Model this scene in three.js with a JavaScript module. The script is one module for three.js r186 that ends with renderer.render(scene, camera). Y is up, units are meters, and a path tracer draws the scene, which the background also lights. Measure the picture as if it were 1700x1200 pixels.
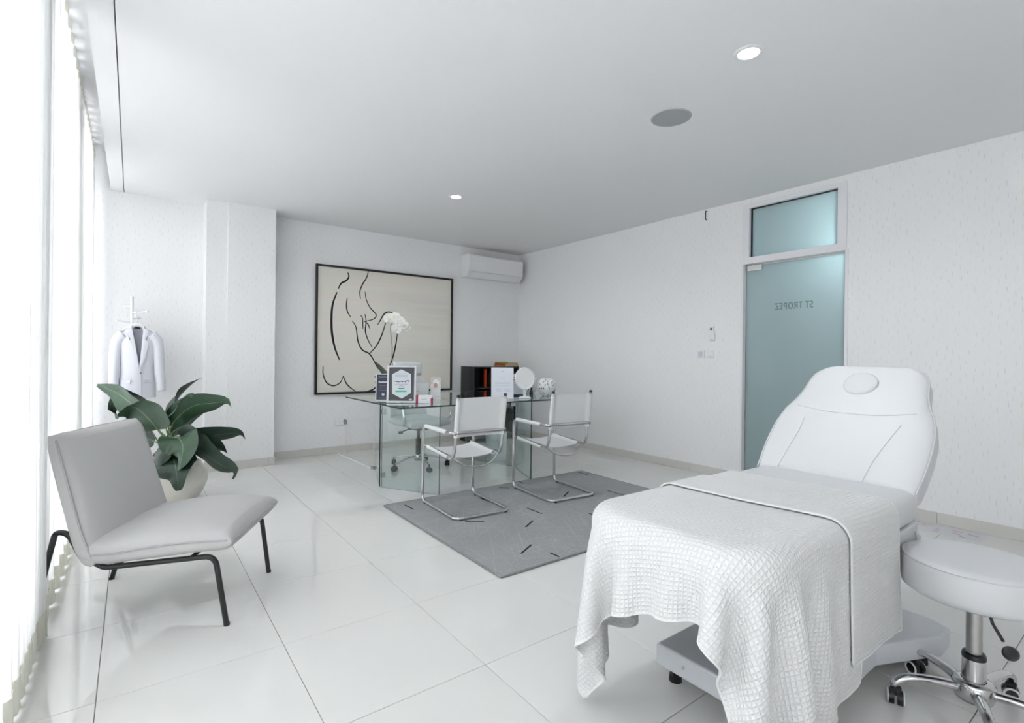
import * as THREE from 'three';
import { RoundedBoxGeometry } from 'three/addons/geometries/RoundedBoxGeometry.js';
import { mergeGeometries, mergeVertices } from 'three/addons/utils/BufferGeometryUtils.js';
import { FontLoader } from 'three/addons/loaders/FontLoader.js';
import { TextGeometry } from 'three/addons/geometries/TextGeometry.js';

// ------------------------------------------------------------ camera, sky, exposure
const scene = new THREE.Scene();
const FOCAL = 844.05, YAW = 0.641227, HORIZON = 590.47, ROLL = 0.0107983, EYE = 1.2;   // pixels of a 1700x1200 frame, metres
const camera = new THREE.PerspectiveCamera(2 * Math.atan(600 / FOCAL) * 180 / Math.PI, 1700 / 1200, 0.05, 60);
camera.position.set(0, EYE, 0);
camera.rotation.set(0, -YAW, ROLL, 'YXZ');
camera.setViewOffset(1700, 1200, 0, 600 - HORIZON, 1700, 1200);
scene.background = new THREE.Color().setRGB(0.95, 0.93, 1.0);
scene.backgroundIntensity = 6.3;
const renderer = new THREE.WebGLRenderer({ antialias: true });
renderer.toneMapping = THREE.LinearToneMapping;
renderer.toneMappingExposure = 1.02;
renderer.shadowMap.enabled = true;

// ------------------------------------------------------------ helpers
let seed = 7;
const rnd = () => { seed = (seed * 1664525 + 1013904223) >>> 0; return seed / 4294967296; };
const jit = (a) => (rnd() * 2 - 1) * a;
const V = (x, y, z) => new THREE.Vector3(x, y, z);
const taken = {};
function numbered(name) {
  const n = taken[name] = (taken[name] ?? -1) + 1;
  return n ? name + '_' + String(n).padStart(3, '0') : name;
}
function mesh(name, geo, mat, parent = scene) {
  const m = new THREE.Mesh(Array.isArray(geo) ? mergeGeometries(geo.map(plain)) : geo, mat);
  m.name = parent === scene ? numbered(name) : name; m.castShadow = m.receiveShadow = true;
  parent.add(m);
  return m;
}
function plain(g) {
  g = g.index ? g.toNonIndexed() : g.clone();
  for (const k of Object.keys(g.attributes)) if (!['position', 'normal', 'uv'].includes(k)) g.deleteAttribute(k);
  if (!g.attributes.uv) g.setAttribute('uv', new THREE.BufferAttribute(new Float32Array(g.attributes.position.count * 2), 2));
  return g;
}
function thing(name, label, category, [x, y, z] = [0, 0, 0], turn = 0, group) {
  const o = new THREE.Group(); o.name = numbered(name); scene.add(o);
  o.position.set(x, y, z); o.rotation.y = turn; o.userData = { label, category };
  if (group) o.userData.group = group;
  return o;
}
function tag(o, label, category, group) { Object.assign(o.userData, { label, category }); if (group) o.userData.group = group; return o; }
function struct(name, geo, mat) { const m = mesh(name, geo, mat); m.name = name; m.userData.kind = 'structure'; return m; }
function structGroup(name) { const o = new THREE.Group(); o.name = name; o.userData.kind = 'structure'; scene.add(o); return o; }
// texture coordinates in metres, by the way a face points
function metric(g) {
  g = g.index ? g.toNonIndexed() : g;
  const p = g.attributes.position, n = g.attributes.normal, uv = new Float32Array(p.count * 2);
  for (let i = 0; i < p.count; i++) {
    const ax = Math.abs(n.getX(i)), ay = Math.abs(n.getY(i)), az = Math.abs(n.getZ(i));
    const a = ay > ax && ay > az ? [p.getX(i), p.getZ(i)] : ax > az ? [p.getZ(i), p.getY(i)] : [p.getX(i), p.getY(i)];
    uv[i * 2] = a[0]; uv[i * 2 + 1] = a[1];
  }
  g.setAttribute('uv', new THREE.BufferAttribute(uv, 2));
  return g;
}
const span = (x0, x1, y0, y1, z0, z1) => metric(new THREE.BoxGeometry(x1 - x0, y1 - y0, z1 - z0).translate((x0 + x1) / 2, (y0 + y1) / 2, (z0 + z1) / 2));
const rbox = (w, h, d, r = 0.004, s = 2) => new RoundedBoxGeometry(w, h, d, s, Math.min(r, w / 2.01, h / 2.01, d / 2.01));
const rspan = (x0, x1, y0, y1, z0, z1, r) => rbox(x1 - x0, y1 - y0, z1 - z0, r).translate((x0 + x1) / 2, (y0 + y1) / 2, (z0 + z1) / 2);
const cyl = (r0, r1, h, n = 24) => new THREE.CylinderGeometry(r1, r0, h, n);      // r0 below, r1 above, centred
const lathe = (pts, n = 40) => new THREE.LatheGeometry(pts.map(([r, y]) => new THREE.Vector2(r, y)), n);
function turned(g, x = 0, y = 0, z = 0) { return g.applyMatrix4(new THREE.Matrix4().makeRotationFromEuler(new THREE.Euler(x, y, z))); }
// points of a bent bar: straight runs with rounded corners
function bend(pts, r, steps = 8) {
  const P = pts.map((p) => p.isVector3 ? p : V(...p)), out = [P[0].clone()];
  for (let i = 1; i < P.length - 1; i++) {
    const a = P[i - 1].clone().sub(P[i]), b = P[i + 1].clone().sub(P[i]), la = a.length(), lb = b.length();
    a.normalize(); b.normalize();
    const ang = Math.acos(THREE.MathUtils.clamp(a.dot(b), -1, 1)), d = Math.min(r / Math.tan(ang / 2), la * 0.49, lb * 0.49);
    const s = P[i].clone().addScaledVector(a, d), e = P[i].clone().addScaledVector(b, d);
    for (let k = 0; k <= steps; k++) {
      const t = k / steps;
      out.push(s.clone().multiplyScalar((1 - t) ** 2).addScaledVector(P[i], 2 * t * (1 - t)).addScaledVector(e, t * t));
    }
  }
  out.push(P[P.length - 1].clone());
  return out;
}
function smooth(pts, n = 24, closed = false) { return new THREE.CatmullRomCurve3(pts.map((p) => p.isVector3 ? p : V(...p)), closed, 'centripetal').getSpacedPoints(n); }
// a round bar swept along points; radius may change along it
function sweep(pts, radius, sides = 10, flatY = 1) {
  const n = pts.length, pos = [], idx = [], uv = [];
  const rad = typeof radius === 'function' ? radius : () => radius;
  let up = null; let run = 0;
  for (let i = 0; i < n; i++) {
    const t = pts[Math.min(i + 1, n - 1)].clone().sub(pts[Math.max(i - 1, 0)]).normalize();
    if (!up) { up = Math.abs(t.y) < 0.9 ? V(0, 1, 0) : V(1, 0, 0); }
    up = up.clone().addScaledVector(t, -up.dot(t)).normalize();
    const side = t.clone().cross(up);
    if (i) run += pts[i].distanceTo(pts[i - 1]);
    for (let k = 0; k <= sides; k++) {
      const a = k / sides * Math.PI * 2, r = rad(i / (n - 1));
      const p = pts[i].clone().addScaledVector(side, Math.cos(a) * r).addScaledVector(up, Math.sin(a) * r * flatY);
      pos.push(p.x, p.y, p.z); uv.push(k / sides, run);
    }
  }
  const w = sides + 1;
  for (let i = 0; i < n - 1; i++) for (let k = 0; k < sides; k++) { const a = i * w + k, b = a + w; idx.push(a, a + 1, b, b, a + 1, b + 1); }
  const c0 = pos.length / 3; pos.push(...pts[0].toArray(), ...pts[n - 1].toArray()); uv.push(0, 0, 0, 0);
  for (let k = 0; k < sides; k++) { idx.push(c0, k + 1, k, c0 + 1, (n - 1) * w + k, (n - 1) * w + k + 1); }
  const g = new THREE.BufferGeometry();
  g.setAttribute('position', new THREE.Float32BufferAttribute(pos, 3)); g.setAttribute('uv', new THREE.Float32BufferAttribute(uv, 2)); g.setIndex(idx);
  g.computeVertexNormals();
  // one normal across the seam
  const nn = g.attributes.normal;
  for (let i = 0; i < n; i++) { const a = i * w, b = a + sides, v = V(nn.getX(a) + nn.getX(b), nn.getY(a) + nn.getY(b), nn.getZ(a) + nn.getZ(b)).normalize(); nn.setXYZ(a, v.x, v.y, v.z); nn.setXYZ(b, v.x, v.y, v.z); }
  return g;
}
// an upholstered slab along a spine in the x-y plane, width across z
function slab(spine, { half, width, bulge = 0, under = 0, boxy = 7, round = 3, endA = 0.03, endB = 0.03, across = 44, along = 48 }) {
  const S = smooth(spine.map(([x, y]) => V(x, y, 0)), along), len = S.reduce((s, p, i) => i ? s + p.distanceTo(S[i - 1]) : 0, 0);
  const pos = [], uv = [], idx = [], w1 = across + 1;
  const hf = typeof half === 'function' ? half : () => half, wf = typeof width === 'function' ? width : () => width;
  // stations crowd at the ends so that they come out round
  const T = [];
  for (let i = 0; i <= along; i++) T.push(i / along);
  for (const [e, from] of [[endA, 0], [endB, 1]]) for (let k = 1; k < 7; k++) T.push(Math.abs(from - (1 - Math.cos(k / 7 * Math.PI / 2)) * e / len));
  T.sort((a, b) => a - b);
  const curve = new THREE.CatmullRomCurve3(S, false, 'centripetal');
  for (const t of T) {
    const c = curve.getPointAt(t), tg = curve.getTangentAt(t), nx = -tg.y, ny = tg.x;
    const dA = t * len, dB = (1 - t) * len;
    let e = 1;
    if (dA < endA) e = Math.sqrt(Math.max(0, 1 - (1 - dA / endA) ** 2));
    if (dB < endB) e = Math.min(e, Math.sqrt(Math.max(0, 1 - (1 - dB / endB) ** 2)));
    const h = hf(t) * Math.max(e, 0.002), w = wf(t);
    for (let k = 0; k <= across; k++) {
      const a = k / across * Math.PI * 2, ca = Math.cos(a), sa = Math.sin(a);
      const s = Math.sign(ca) * Math.abs(ca) ** (2 / boxy) * w;
      let n = Math.sign(sa) * Math.abs(sa) ** (2 / round) * h;
      const q = 1 - (s / w) ** 2;
      n += (sa > 0 ? bulge : -under) * q * e * Math.sin(Math.PI * Math.min(Math.max(t, 0), 1)) ** 0.6 * Math.min(1, Math.abs(sa) * 2);
      pos.push(c.x + nx * n, c.y + ny * n, s); uv.push(t * len, s);
    }
  }
  for (let i = 0; i < T.length - 1; i++) for (let k = 0; k < across; k++) { const a = i * w1 + k, b = a + w1; idx.push(a, b, a + 1, b, b + 1, a + 1); }
  let g = new THREE.BufferGeometry();
  g.setAttribute('position', new THREE.Float32BufferAttribute(pos, 3)); g.setAttribute('uv', new THREE.Float32BufferAttribute(uv, 2)); g.setIndex(idx);
  g.computeVertexNormals();
  const nn = g.attributes.normal;
  for (let i = 0; i < T.length; i++) { const a = i * w1, b = a + across, v = V(nn.getX(a) + nn.getX(b), nn.getY(a) + nn.getY(b), nn.getZ(a) + nn.getZ(b)).normalize(); nn.setXYZ(a, v.x, v.y, v.z); nn.setXYZ(b, v.x, v.y, v.z); }
  return g;
}
function prism(outline, y0, y1, bevel = 0.004) {   // outline in x-z, standing between two heights
  const s = new THREE.Shape(outline.map(([x, z]) => new THREE.Vector2(x, -z)));
  const g = new THREE.ExtrudeGeometry(s, { depth: y1 - y0 - 2 * bevel, bevelEnabled: bevel > 0, bevelThickness: bevel, bevelSize: bevel, bevelOffset: -bevel, bevelSegments: 2, curveSegments: 12 });
  return g.rotateX(-Math.PI / 2).translate(0, y0 + bevel, 0);
}
// the photograph's pixel at a depth along the view axis
const RIGHT = V(Math.cos(YAW), 0, Math.sin(YAW)), AHEAD = V(Math.sin(YAW), 0, -Math.cos(YAW)), UP = V(0, 1, 0);
function at(px, py, depth) {
  let x = px - 850, y = py - 600; const c = Math.cos(ROLL), s = Math.sin(ROLL);
  [x, y] = [c * x + s * y, -s * x + c * y - (HORIZON - 600)];
  return V(0, EYE, 0).addScaledVector(RIGHT, x / FOCAL * depth).addScaledVector(AHEAD, depth).addScaledVector(UP, -y / FOCAL * depth);
}

// ------------------------------------------------------------ textures and materials
function canvasTex(w, h, draw, color = true) {
  const c = document.createElement('canvas'); c.width = w; c.height = h;
  const g = c.getContext('2d'); draw(g, w, h);
  const t = new THREE.CanvasTexture(c); t.wrapS = t.wrapT = THREE.RepeatWrapping;
  if (color) t.colorSpace = THREE.SRGBColorSpace;
  return t;
}
function dataTex(n, fn, color = false) {
  const d = new Uint8Array(n * n * 4);
  for (let y = 0; y < n; y++) for (let x = 0; x < n; x++) { const v = fn(x / n, y / n, x, y), i = (y * n + x) * 4; const a = Array.isArray(v) ? v : [v, v, v]; for (let k = 0; k < 3; k++) d[i + k] = Math.max(0, Math.min(255, a[k] * 255)); d[i + 3] = 255; }
  const t = new THREE.DataTexture(d, n, n); t.wrapS = t.wrapT = THREE.RepeatWrapping; t.magFilter = THREE.LinearFilter; t.minFilter = THREE.LinearFilter; t.needsUpdate = true;
  if (color) t.colorSpace = THREE.SRGBColorSpace;
  return t;
}
const rep = (t, u, v = u) => { t.repeat.set(u, v); return t; };
const std = (o) => new THREE.MeshStandardMaterial({ side: THREE.DoubleSide, ...o });
const phy = (o) => new THREE.MeshPhysicalMaterial({ side: THREE.DoubleSide, ...o });
const lin = (r, g, b) => new THREE.Color().setRGB(r, g, b);

// wallpaper: short upright embossed flecks in staggered rows, one repeat is 0.64 m
const flecks = [];
for (let r = 0; r < 16; r++) for (let c = 0; c < 8; c++) flecks.push([(c + (r % 2) / 2) / 8 + jit(0.022), (r + 0.5) / 16 + jit(0.016), 0.02 + jit(0.009), 0.25 + rnd() * 0.75]);
function drawFlecks(g, w, back, ink) {
  g.fillStyle = back; g.fillRect(0, 0, w, w); g.lineCap = 'round';
  for (const [x, y, l, k] of flecks) for (const ox of [-1, 0, 1]) for (const oy of [-1, 0, 1]) {
    g.strokeStyle = ink(k); g.lineWidth = w * 0.0075;
    g.beginPath(); g.moveTo((x + ox) * w, (y + oy - l) * w); g.lineTo((x + ox + 0.002) * w, (y + oy + l) * w); g.stroke();
  }
}
const paperBump = rep(canvasTex(1024, 1024, (g, w) => drawFlecks(g, w, '#404040', (k) => `rgba(255,255,255,${k})`), false), 1 / 0.64);
const paperColor = rep(canvasTex(1024, 1024, (g, w) => drawFlecks(g, w, '#f3f3f3', (k) => `rgba(229,229,230,${k})`)), 1 / 0.64);
const weave = dataTex(256, (u, v, x, y) => 0.5 + 0.28 * Math.sin(u * Math.PI * 2 * 32) * Math.cos(v * Math.PI * 2 * 32) + jit(0.2));
const pebble = dataTex(256, () => 0.5 + jit(0.5));

const M = {
  paper: std({ color: 0xffffff, map: paperColor, bumpMap: paperBump, bumpScale: 0.0009, roughness: 0.75 }),
  plaster: std({ color: lin(0.87, 0.87, 0.87), roughness: 0.85 }),
  ceiling: std({ color: lin(0.87, 0.87, 0.875), roughness: 0.9 }),
  trim: std({ color: lin(0.84, 0.84, 0.86), roughness: 0.5 }),
  grout: std({ color: lin(0.16, 0.15, 0.14), roughness: 0.95 }),
  skirting: std({ color: lin(0.68, 0.665, 0.63), roughness: 0.25 }),
  chrome: std({ color: lin(0.62, 0.62, 0.62), metalness: 1, roughness: 0.12 }),
  steel: std({ color: lin(0.5, 0.49, 0.48), metalness: 1, roughness: 0.28 }),
  black: std({ color: lin(0.012, 0.012, 0.013), roughness: 0.4 }),
  blackMetal: std({ color: lin(0.018, 0.019, 0.02), roughness: 0.45 }),
  darkPlastic: std({ color: lin(0.03, 0.03, 0.032), roughness: 0.5 }),
  whitePlastic: std({ color: lin(0.86, 0.865, 0.87), roughness: 0.35 }),
  whitePaint: std({ color: lin(0.74, 0.76, 0.8), roughness: 0.4 }),
  whiteLeather: phy({ color: lin(0.68, 0.69, 0.705), roughness: 0.42, bumpMap: rep(pebble.clone(), 6), bumpScale: 0.0002 }),
  sling: std({ color: lin(0.74, 0.75, 0.75), roughness: 0.55, side: THREE.DoubleSide }),
  fabric: phy({ color: lin(0.52, 0.517, 0.51), roughness: 0.95, bumpMap: rep(weave, 5), bumpScale: 0.0006 }),
  piping: phy({ color: lin(0.42, 0.425, 0.43), roughness: 0.95 }),
  sheer: phy({ color: lin(0.93, 0.935, 0.92), roughness: 1, transmission: 0.55, thickness: 0 }),
  hem: phy({ color: lin(0.88, 0.87, 0.77), roughness: 1, transmission: 0.2, thickness: 0 }),
  pane: phy({ color: lin(0.97, 0.99, 0.98), roughness: 0, transmission: 1, thickness: 0 }),
  deskGlass: phy({ color: lin(0.95, 1, 0.99), roughness: 0, transmission: 1, ior: 1.5, thickness: 0.01, attenuationColor: lin(0.55, 0.8, 0.77), attenuationDistance: 0.11 }),
  glassEdge: phy({ color: lin(0.012, 0.03, 0.03), roughness: 0.5 }),
  frosted: phy({ color: lin(0.54, 0.65, 0.66), roughness: 1, transmission: 0.75, thickness: 0, ior: 1.8, clearcoat: 1, clearcoatRoughness: 0.0 }),
};

// ------------------------------------------------------------ the room
const XW = 4.76, ZB = -6.2, ZR = 3.6, CEIL = 2.74, POCKET = 3.1, XWIN = -0.52;
// floor: polished porcelain tiles of 60 cm on their grid, joints recessed
{
  const floor = structGroup('floor');
  mesh('grout_bed', span(XWIN - 0.25, XW + 0.15, -0.12, -0.004, ZB - 0.15, ZR + 0.15), M.grout, floor);
  const G = 0.6, gap = 0.0022, x0 = -0.0905, z0 = -2.2358;
  const tints = [0, 1, 2, 3].map((i) => phy({ color: lin(0.77 + i * 0.004, 0.77 + i * 0.004, 0.745 + i * 0.005), roughness: 0.05, ior: 1.55 }));
  const geos = {};
  const tile = (w, d) => geos[w.toFixed(3) + '/' + d.toFixed(3)] ??= (() => {
    const b = 0.0012, g = new THREE.BufferGeometry(), a = w / 2, c = d / 2;
    const P = [[-a + b, 0, -c + b], [a - b, 0, -c + b], [a - b, 0, c - b], [-a + b, 0, c - b], [-a, -b, -c], [a, -b, -c], [a, -b, c], [-a, -b, c], [-a, -0.01, -c], [a, -0.01, -c], [a, -0.01, c], [-a, -0.01, c]];
    const q = (i, j, k, l) => [i, l, k, i, k, j];
    const I = [...q(0, 1, 2, 3)];
    for (let s = 0; s < 4; s++) { const n = (s + 1) % 4; I.push(...q(4 + s, 4 + n, n, s), ...q(8 + s, 8 + n, 4 + n, 4 + s)); }
    g.setAttribute('position', new THREE.Float32BufferAttribute(P.flat(), 3)); g.setIndex(I);
    const f = g.toNonIndexed(); f.computeVertexNormals(); return f;
  })();
  for (let i = -1; i < 9; i++) for (let j = -7; j < 10; j++) {
    const xa = Math.max(x0 + i * G, XWIN), xb = Math.min(x0 + (i + 1) * G, XW), za = Math.max(z0 + j * G, ZB), zb = Math.min(z0 + (j + 1) * G, ZR);
    if (xb - xa < 0.02 || zb - za < 0.02) continue;
    const t = mesh('tile', tile(xb - xa - gap, zb - za - gap), tints[(i * 7 + j * 3 + 70) % 4], floor);
    t.position.set((xa + xb) / 2, 0, (za + zb) / 2);
    t.rotation.set(jit(0.0005), 0, jit(0.0005));
  }
}
// ceiling with a shadow groove, and the raised curtain pocket along the windows
struct('ceiling', [span(-0.075, XW + 0.15, CEIL, CEIL + 0.15, ZB - 0.1, ZR + 0.1), span(-0.18, -0.081, CEIL, CEIL + 0.15, ZB - 0.1, ZR + 0.1), span(-0.18, 0.0, CEIL + 0.03, CEIL + 0.15, ZB - 0.1, ZR + 0.1),
  span(XWIN - 0.2, 0.1, POCKET, POCKET + 0.12, ZB - 0.1, ZR + 0.1), span(-0.18, -0.06, CEIL + 0.1, POCKET + 0.05, ZB - 0.1, ZR + 0.1)], M.ceiling);
struct('wall_back', span(XWIN - 0.2, XW + 0.15, 0, POCKET + 0.1, ZB - 0.2, ZB), M.paper);
struct('wall_rear', span(XWIN - 0.2, XW + 0.15, 0, POCKET + 0.1, ZR, ZR + 0.2), M.paper);
// pier standing out of the back wall, its left strip a little behind the rest
struct('wall_pier', [span(0.775, 1.228, 0, CEIL + 0.02, ZB - 0.05, -5.92), span(0.585, 0.775, 0, CEIL + 0.02, ZB - 0.05, -5.932)], M.paper);
// right wall with the door opening and a white lining round door and transom
const DZ0 = -2.635, DZ1 = -1.73, DTOP = 2.11;
struct('wall_right', [span(XW, XW + 0.14, 0, CEIL + 0.05, ZB - 0.1, DZ0), span(XW, XW + 0.14, 0, CEIL + 0.05, DZ1, ZR + 0.1), span(XW, XW + 0.14, 2.68, CEIL + 0.05, DZ0, DZ1)], M.paper);
struct('trim_1', [rspan(XW - 0.006, XW + 0.13, DTOP, 2.174, DZ0, DZ1, 0.003), rspan(XW - 0.006, XW + 0.13, 2.648, 2.69, DZ0, DZ1, 0.003), rspan(XW - 0.006, XW + 0.13, 2.17, 2.65, DZ0, -2.568, 0.003), rspan(XW - 0.006, XW + 0.13, 2.17, 2.65, -1.802, DZ1, 0.003),
  rspan(XW - 0.006, XW + 0.13, 0, 2.12, DZ0 - 0.012, DZ0 + 0.012, 0.003), rspan(XW - 0.006, XW + 0.13, 0, 2.12, DZ1 - 0.012, DZ1 + 0.012, 0.003)], M.trim);
{
  const d = structGroup('door_1');
  mesh('glass_leaf', span(XW + 0.05, XW + 0.06, 0.01, DTOP - 0.012, DZ0 + 0.016, DZ1 - 0.014), M.frosted, d);
  mesh('gasket', [span(XW + 0.046, XW + 0.064, DTOP - 0.013, DTOP, DZ0, DZ1), span(XW + 0.046, XW + 0.064, 0.01, DTOP, DZ0 + 0.01, DZ0 + 0.018), span(XW + 0.046, XW + 0.064, 0.01, DTOP, DZ1 - 0.016, DZ1 - 0.01)], M.steel, d);
  mesh('patch_hinge', [rspan(XW + 0.034, XW + 0.072, 2.045, 2.1, DZ0 + 0.018, DZ0 + 0.172, 0.003)], M.chrome, d);
  mesh('floor_hinge', [rspan(XW + 0.034, XW + 0.072, 0.008, 0.06, DZ0 + 0.018, DZ0 + 0.172, 0.003)], M.chrome, d);
  const font = await new FontLoader().loadAsync('fonts/droid/droid_sans_bold.typeface.json');
  const tg = new TextGeometry('ST TROPEZ', { font, size: 0.062, depth: 0.001, curveSegments: 3 });
  tg.computeBoundingBox();
  const wtx = tg.boundingBox.max.x, letters = mesh('lettering', tg, std({ color: lin(0.2, 0.3, 0.3), roughness: 0.6 }), d);
  letters.position.set(XW + 0.0485, 1.655, -2.34); letters.rotation.y = -Math.PI / 2; letters.scale.set(-0.335 / wtx, 1, 1); letters.position.z = -2.0;
  letters.rotation.y = Math.PI / 2; letters.scale.x = 0.335 / wtx; letters.position.z = -2.005;
}
{
  const w = structGroup('window_6');
  mesh('pane', span(XW + 0.05, XW + 0.058, 2.176, 2.647, -2.566, -1.804), M.frosted, w);
  mesh('window_frame', [span(XW + 0.03, XW + 0.07, 2.641, 2.65, -2.57, -1.8), span(XW + 0.03, XW + 0.07, 2.172, 2.65, -2.57, -2.562), span(XW + 0.04, XW + 0.07, 2.172, 2.177, -2.57, -1.8), span(XW + 0.04, XW + 0.07, 2.172, 2.65, -1.805, -1.8)], M.blackMetal, w);
}
// corridor behind the glass door
struct('floor_corridor', span(XW + 0.15, 6.6, -0.1, 0, -4.2, 0.4), std({ color: lin(0.5, 0.5, 0.48), roughness: 0.4 }));
struct('ceiling_corridor', span(XW + 0.1, 6.6, CEIL, CEIL + 0.1, -4.2, 0.4), M.ceiling);
struct('wall_corridor', [span(6.5, 6.6, 0, CEIL, -4.2, 0.4), span(XW + 0.1, 6.6, 0, CEIL, -4.3, -4.2), span(XW + 0.1, 6.6, 0, CEIL, 0.4, 0.5)], M.plaster);
{
  const l = thing('wall_lamp', 'corridor lamp glowing behind the frosted door glass', 'lamp', [5.2, 2.2, -1.62]);
  mesh('lamp_shade', new THREE.SphereGeometry(0.06, 24, 16), std({ color: 0xffffff, emissive: lin(0.85, 0.95, 1), emissiveIntensity: 6 }), l);
  mesh('stem', cyl(0.006, 0.006, CEIL - 2.2 - 0.06, 10).translate(0, (CEIL - 2.2 + 0.06) / 2, 0), M.chrome, l);
  const p = new THREE.PointLight(lin(0.95, 0.96, 1), 1.9); p.position.set(0, 0, 0); p.shadow.radius = 3; p.castShadow = true; p.name = 'lamp_light'; l.add(p);
}
// window wall: four tall windows between piers, an unseen fifth added for more light
const OPEN = [[-6.0, -4.8], [-4.5, -3.2], [-2.8, -0.95], [-0.55, 1.3], [1.7, 3.4]], SILL = 0.16, HEAD = 2.96;
{
  const parts = [span(XWIN - 0.2, XWIN, 0, SILL, ZB - 0.1, ZR + 0.1), span(XWIN - 0.2, XWIN, HEAD, POCKET + 0.05, ZB - 0.1, ZR + 0.1)];
  const edges = [ZB - 0.1, ...OPEN.flat(), ZR + 0.1];
  for (let i = 0; i < edges.length; i += 2) parts.push(span(XWIN - 0.2, XWIN, SILL, HEAD, edges[i], edges[i + 1]));
  struct('wall_left', parts, M.plaster);
  OPEN.forEach(([a, b], i) => {
    const w = structGroup('window_' + (i + 1)), x0 = XWIN - 0.13, x1 = XWIN - 0.07, m = (a + b) / 2;
    mesh('window_frame', [rspan(x0, x1, SILL, SILL + 0.06, a, b, 0.004), rspan(x0, x1, HEAD - 0.06, HEAD, a, b, 0.004), rspan(x0, x1, SILL, HEAD, a, a + 0.06, 0.004), rspan(x0, x1, SILL, HEAD, b - 0.06, b, 0.004), rspan(x0, x1, SILL, HEAD, m - 0.035, m + 0.035, 0.004)], M.trim, w);
    mesh('pane', span(XWIN - 0.103, XWIN - 0.097, SILL + 0.05, HEAD - 0.05, a + 0.05, m - 0.03), M.pane, w);
    mesh('pane', span(XWIN - 0.103, XWIN - 0.097, SILL + 0.05, HEAD - 0.05, m + 0.03, b - 0.05), M.pane, w);
  });
}
// skirting: porcelain pieces of 60 cm
function skirting(name, from, to, axis, place, out) {
  const s = structGroup(name), n = 0.6;
  for (let a = from; a < to - 0.03; a += n) {
    const b = Math.min(a + n, to) - 0.002;
    mesh('skirting_tile', axis === 'x' ? rspan(a, b, 0, 0.082, Math.min(place, place + out), Math.max(place, place + out), 0.002) : rspan(Math.min(place, place + out), Math.max(place, place + out), 0, 0.082, a, b, 0.002), M.skirting, s);
  }
}
skirting('baseboard_back', 1.23, XW, 'x', ZB, 0.011);
skirting('baseboard_left', XWIN + 0.02, 0.58, 'x', ZB, 0.011);
skirting('baseboard_pier', 0.575, 1.24, 'x', -5.92, 0.011);
skirting('baseboard_right', ZB + 0.012, DZ0 - 0.013, 'z', XW, -0.011);
skirting('baseboard_door', DZ1 + 0.013, ZR, 'z', XW, -0.011);

// ------------------------------------------------------------ curtains
function curtain(z0, z1, label, gather) {
  const t = thing('sheer_curtain', label, 'curtain', [0, 0, 0], 0, undefined);
  const steps = Math.round(Math.abs(z1 - z0) / 0.009), phase = z0 * 3.1;
  const line = []; let a = 0;
  for (let i = 0; i <= steps; i++) {
    const u = i / steps, z = z0 + (z1 - z0) * u, end = gather ? Math.max(0, 1 - (1 - u) * Math.abs(z1 - z0) / 0.13) : 0;
    const wl = 0.15 + 0.05 * Math.sin(z * 2.3 + phase) + 0.03 * Math.sin(z * 5.7);
    a += Math.PI * 2 * Math.abs(z1 - z0) / steps / (end > 0 ? 0.035 : wl);
    line.push([z, a, end]);
  }
  const build = (y0, y1, rows, off) => {
    const pos = [], uv = [], idx = [];
    for (let j = 0; j <= rows; j++) {
      const y = y0 + (y1 - y0) * j / rows, k = y / 3;
      line.forEach(([z, a, end]) => {
        const amp = (0.034 + 0.012 * (1 - k)) * (1 - 0.25 * end);
        const x = -0.325 + amp * Math.sin(a + 0.25 * Math.sin(z * 3 + k * 2)) + 0.014 * Math.sin(2 * a + 1.3 + k) * (1 - k * 0.6) + off + end * 0.03;
        pos.push(x, y, z + 0.012 * Math.cos(a) * (1 - end)); uv.push(z, y);
      });
    }
    const w = line.length;
    for (let j = 0; j < rows; j++) for (let i = 0; i < w - 1; i++) { const p = j * w + i, q = p + w; idx.push(p, p + 1, q, q, p + 1, q + 1); }
    const g = new THREE.BufferGeometry(); g.setAttribute('position', new THREE.Float32BufferAttribute(pos, 3)); g.setAttribute('uv', new THREE.Float32BufferAttribute(uv, 2)); g.setIndex(idx); g.computeVertexNormals();
    return g;
  };
  mesh('drape', build(0.012, 3.06, 14, 0), M.sheer, t);
  mesh('hem', build(0.012, 0.13, 2, 0.003), M.hem, t).userData.label = 'cream turned-up hem';
  mesh('heading_tape', build(3.0, 3.062, 1, 0.003), M.hem, t);
  return t;
}
curtain(3.5, -2.84, 'white sheer curtain with a gathered edge beside the lounge chair', true);
curtain(-2.99, -6.13, 'white sheer curtain hanging between lounge chair and coat stand corner', false);
{
  const t = thing('curtain_track', 'white curtain track under the raised ceiling pocket', 'curtain track', [0, 0, 0]);
  mesh('rail', rspan(-0.345, -0.315, 3.072, 3.1, ZB + 0.02, ZR - 0.05, 0.003), M.whitePlastic, t);
  for (const z of [-3.95, -4.66, -5.25, -5.8]) mesh('hook', [rbox(0.008, 0.03, 0.012, 0.002).translate(-0.31, 3.062, z), new THREE.TorusGeometry(0.008, 0.0018, 6, 12).rotateY(Math.PI / 2).translate(-0.305, 3.045, z)], M.steel, t);
}

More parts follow.
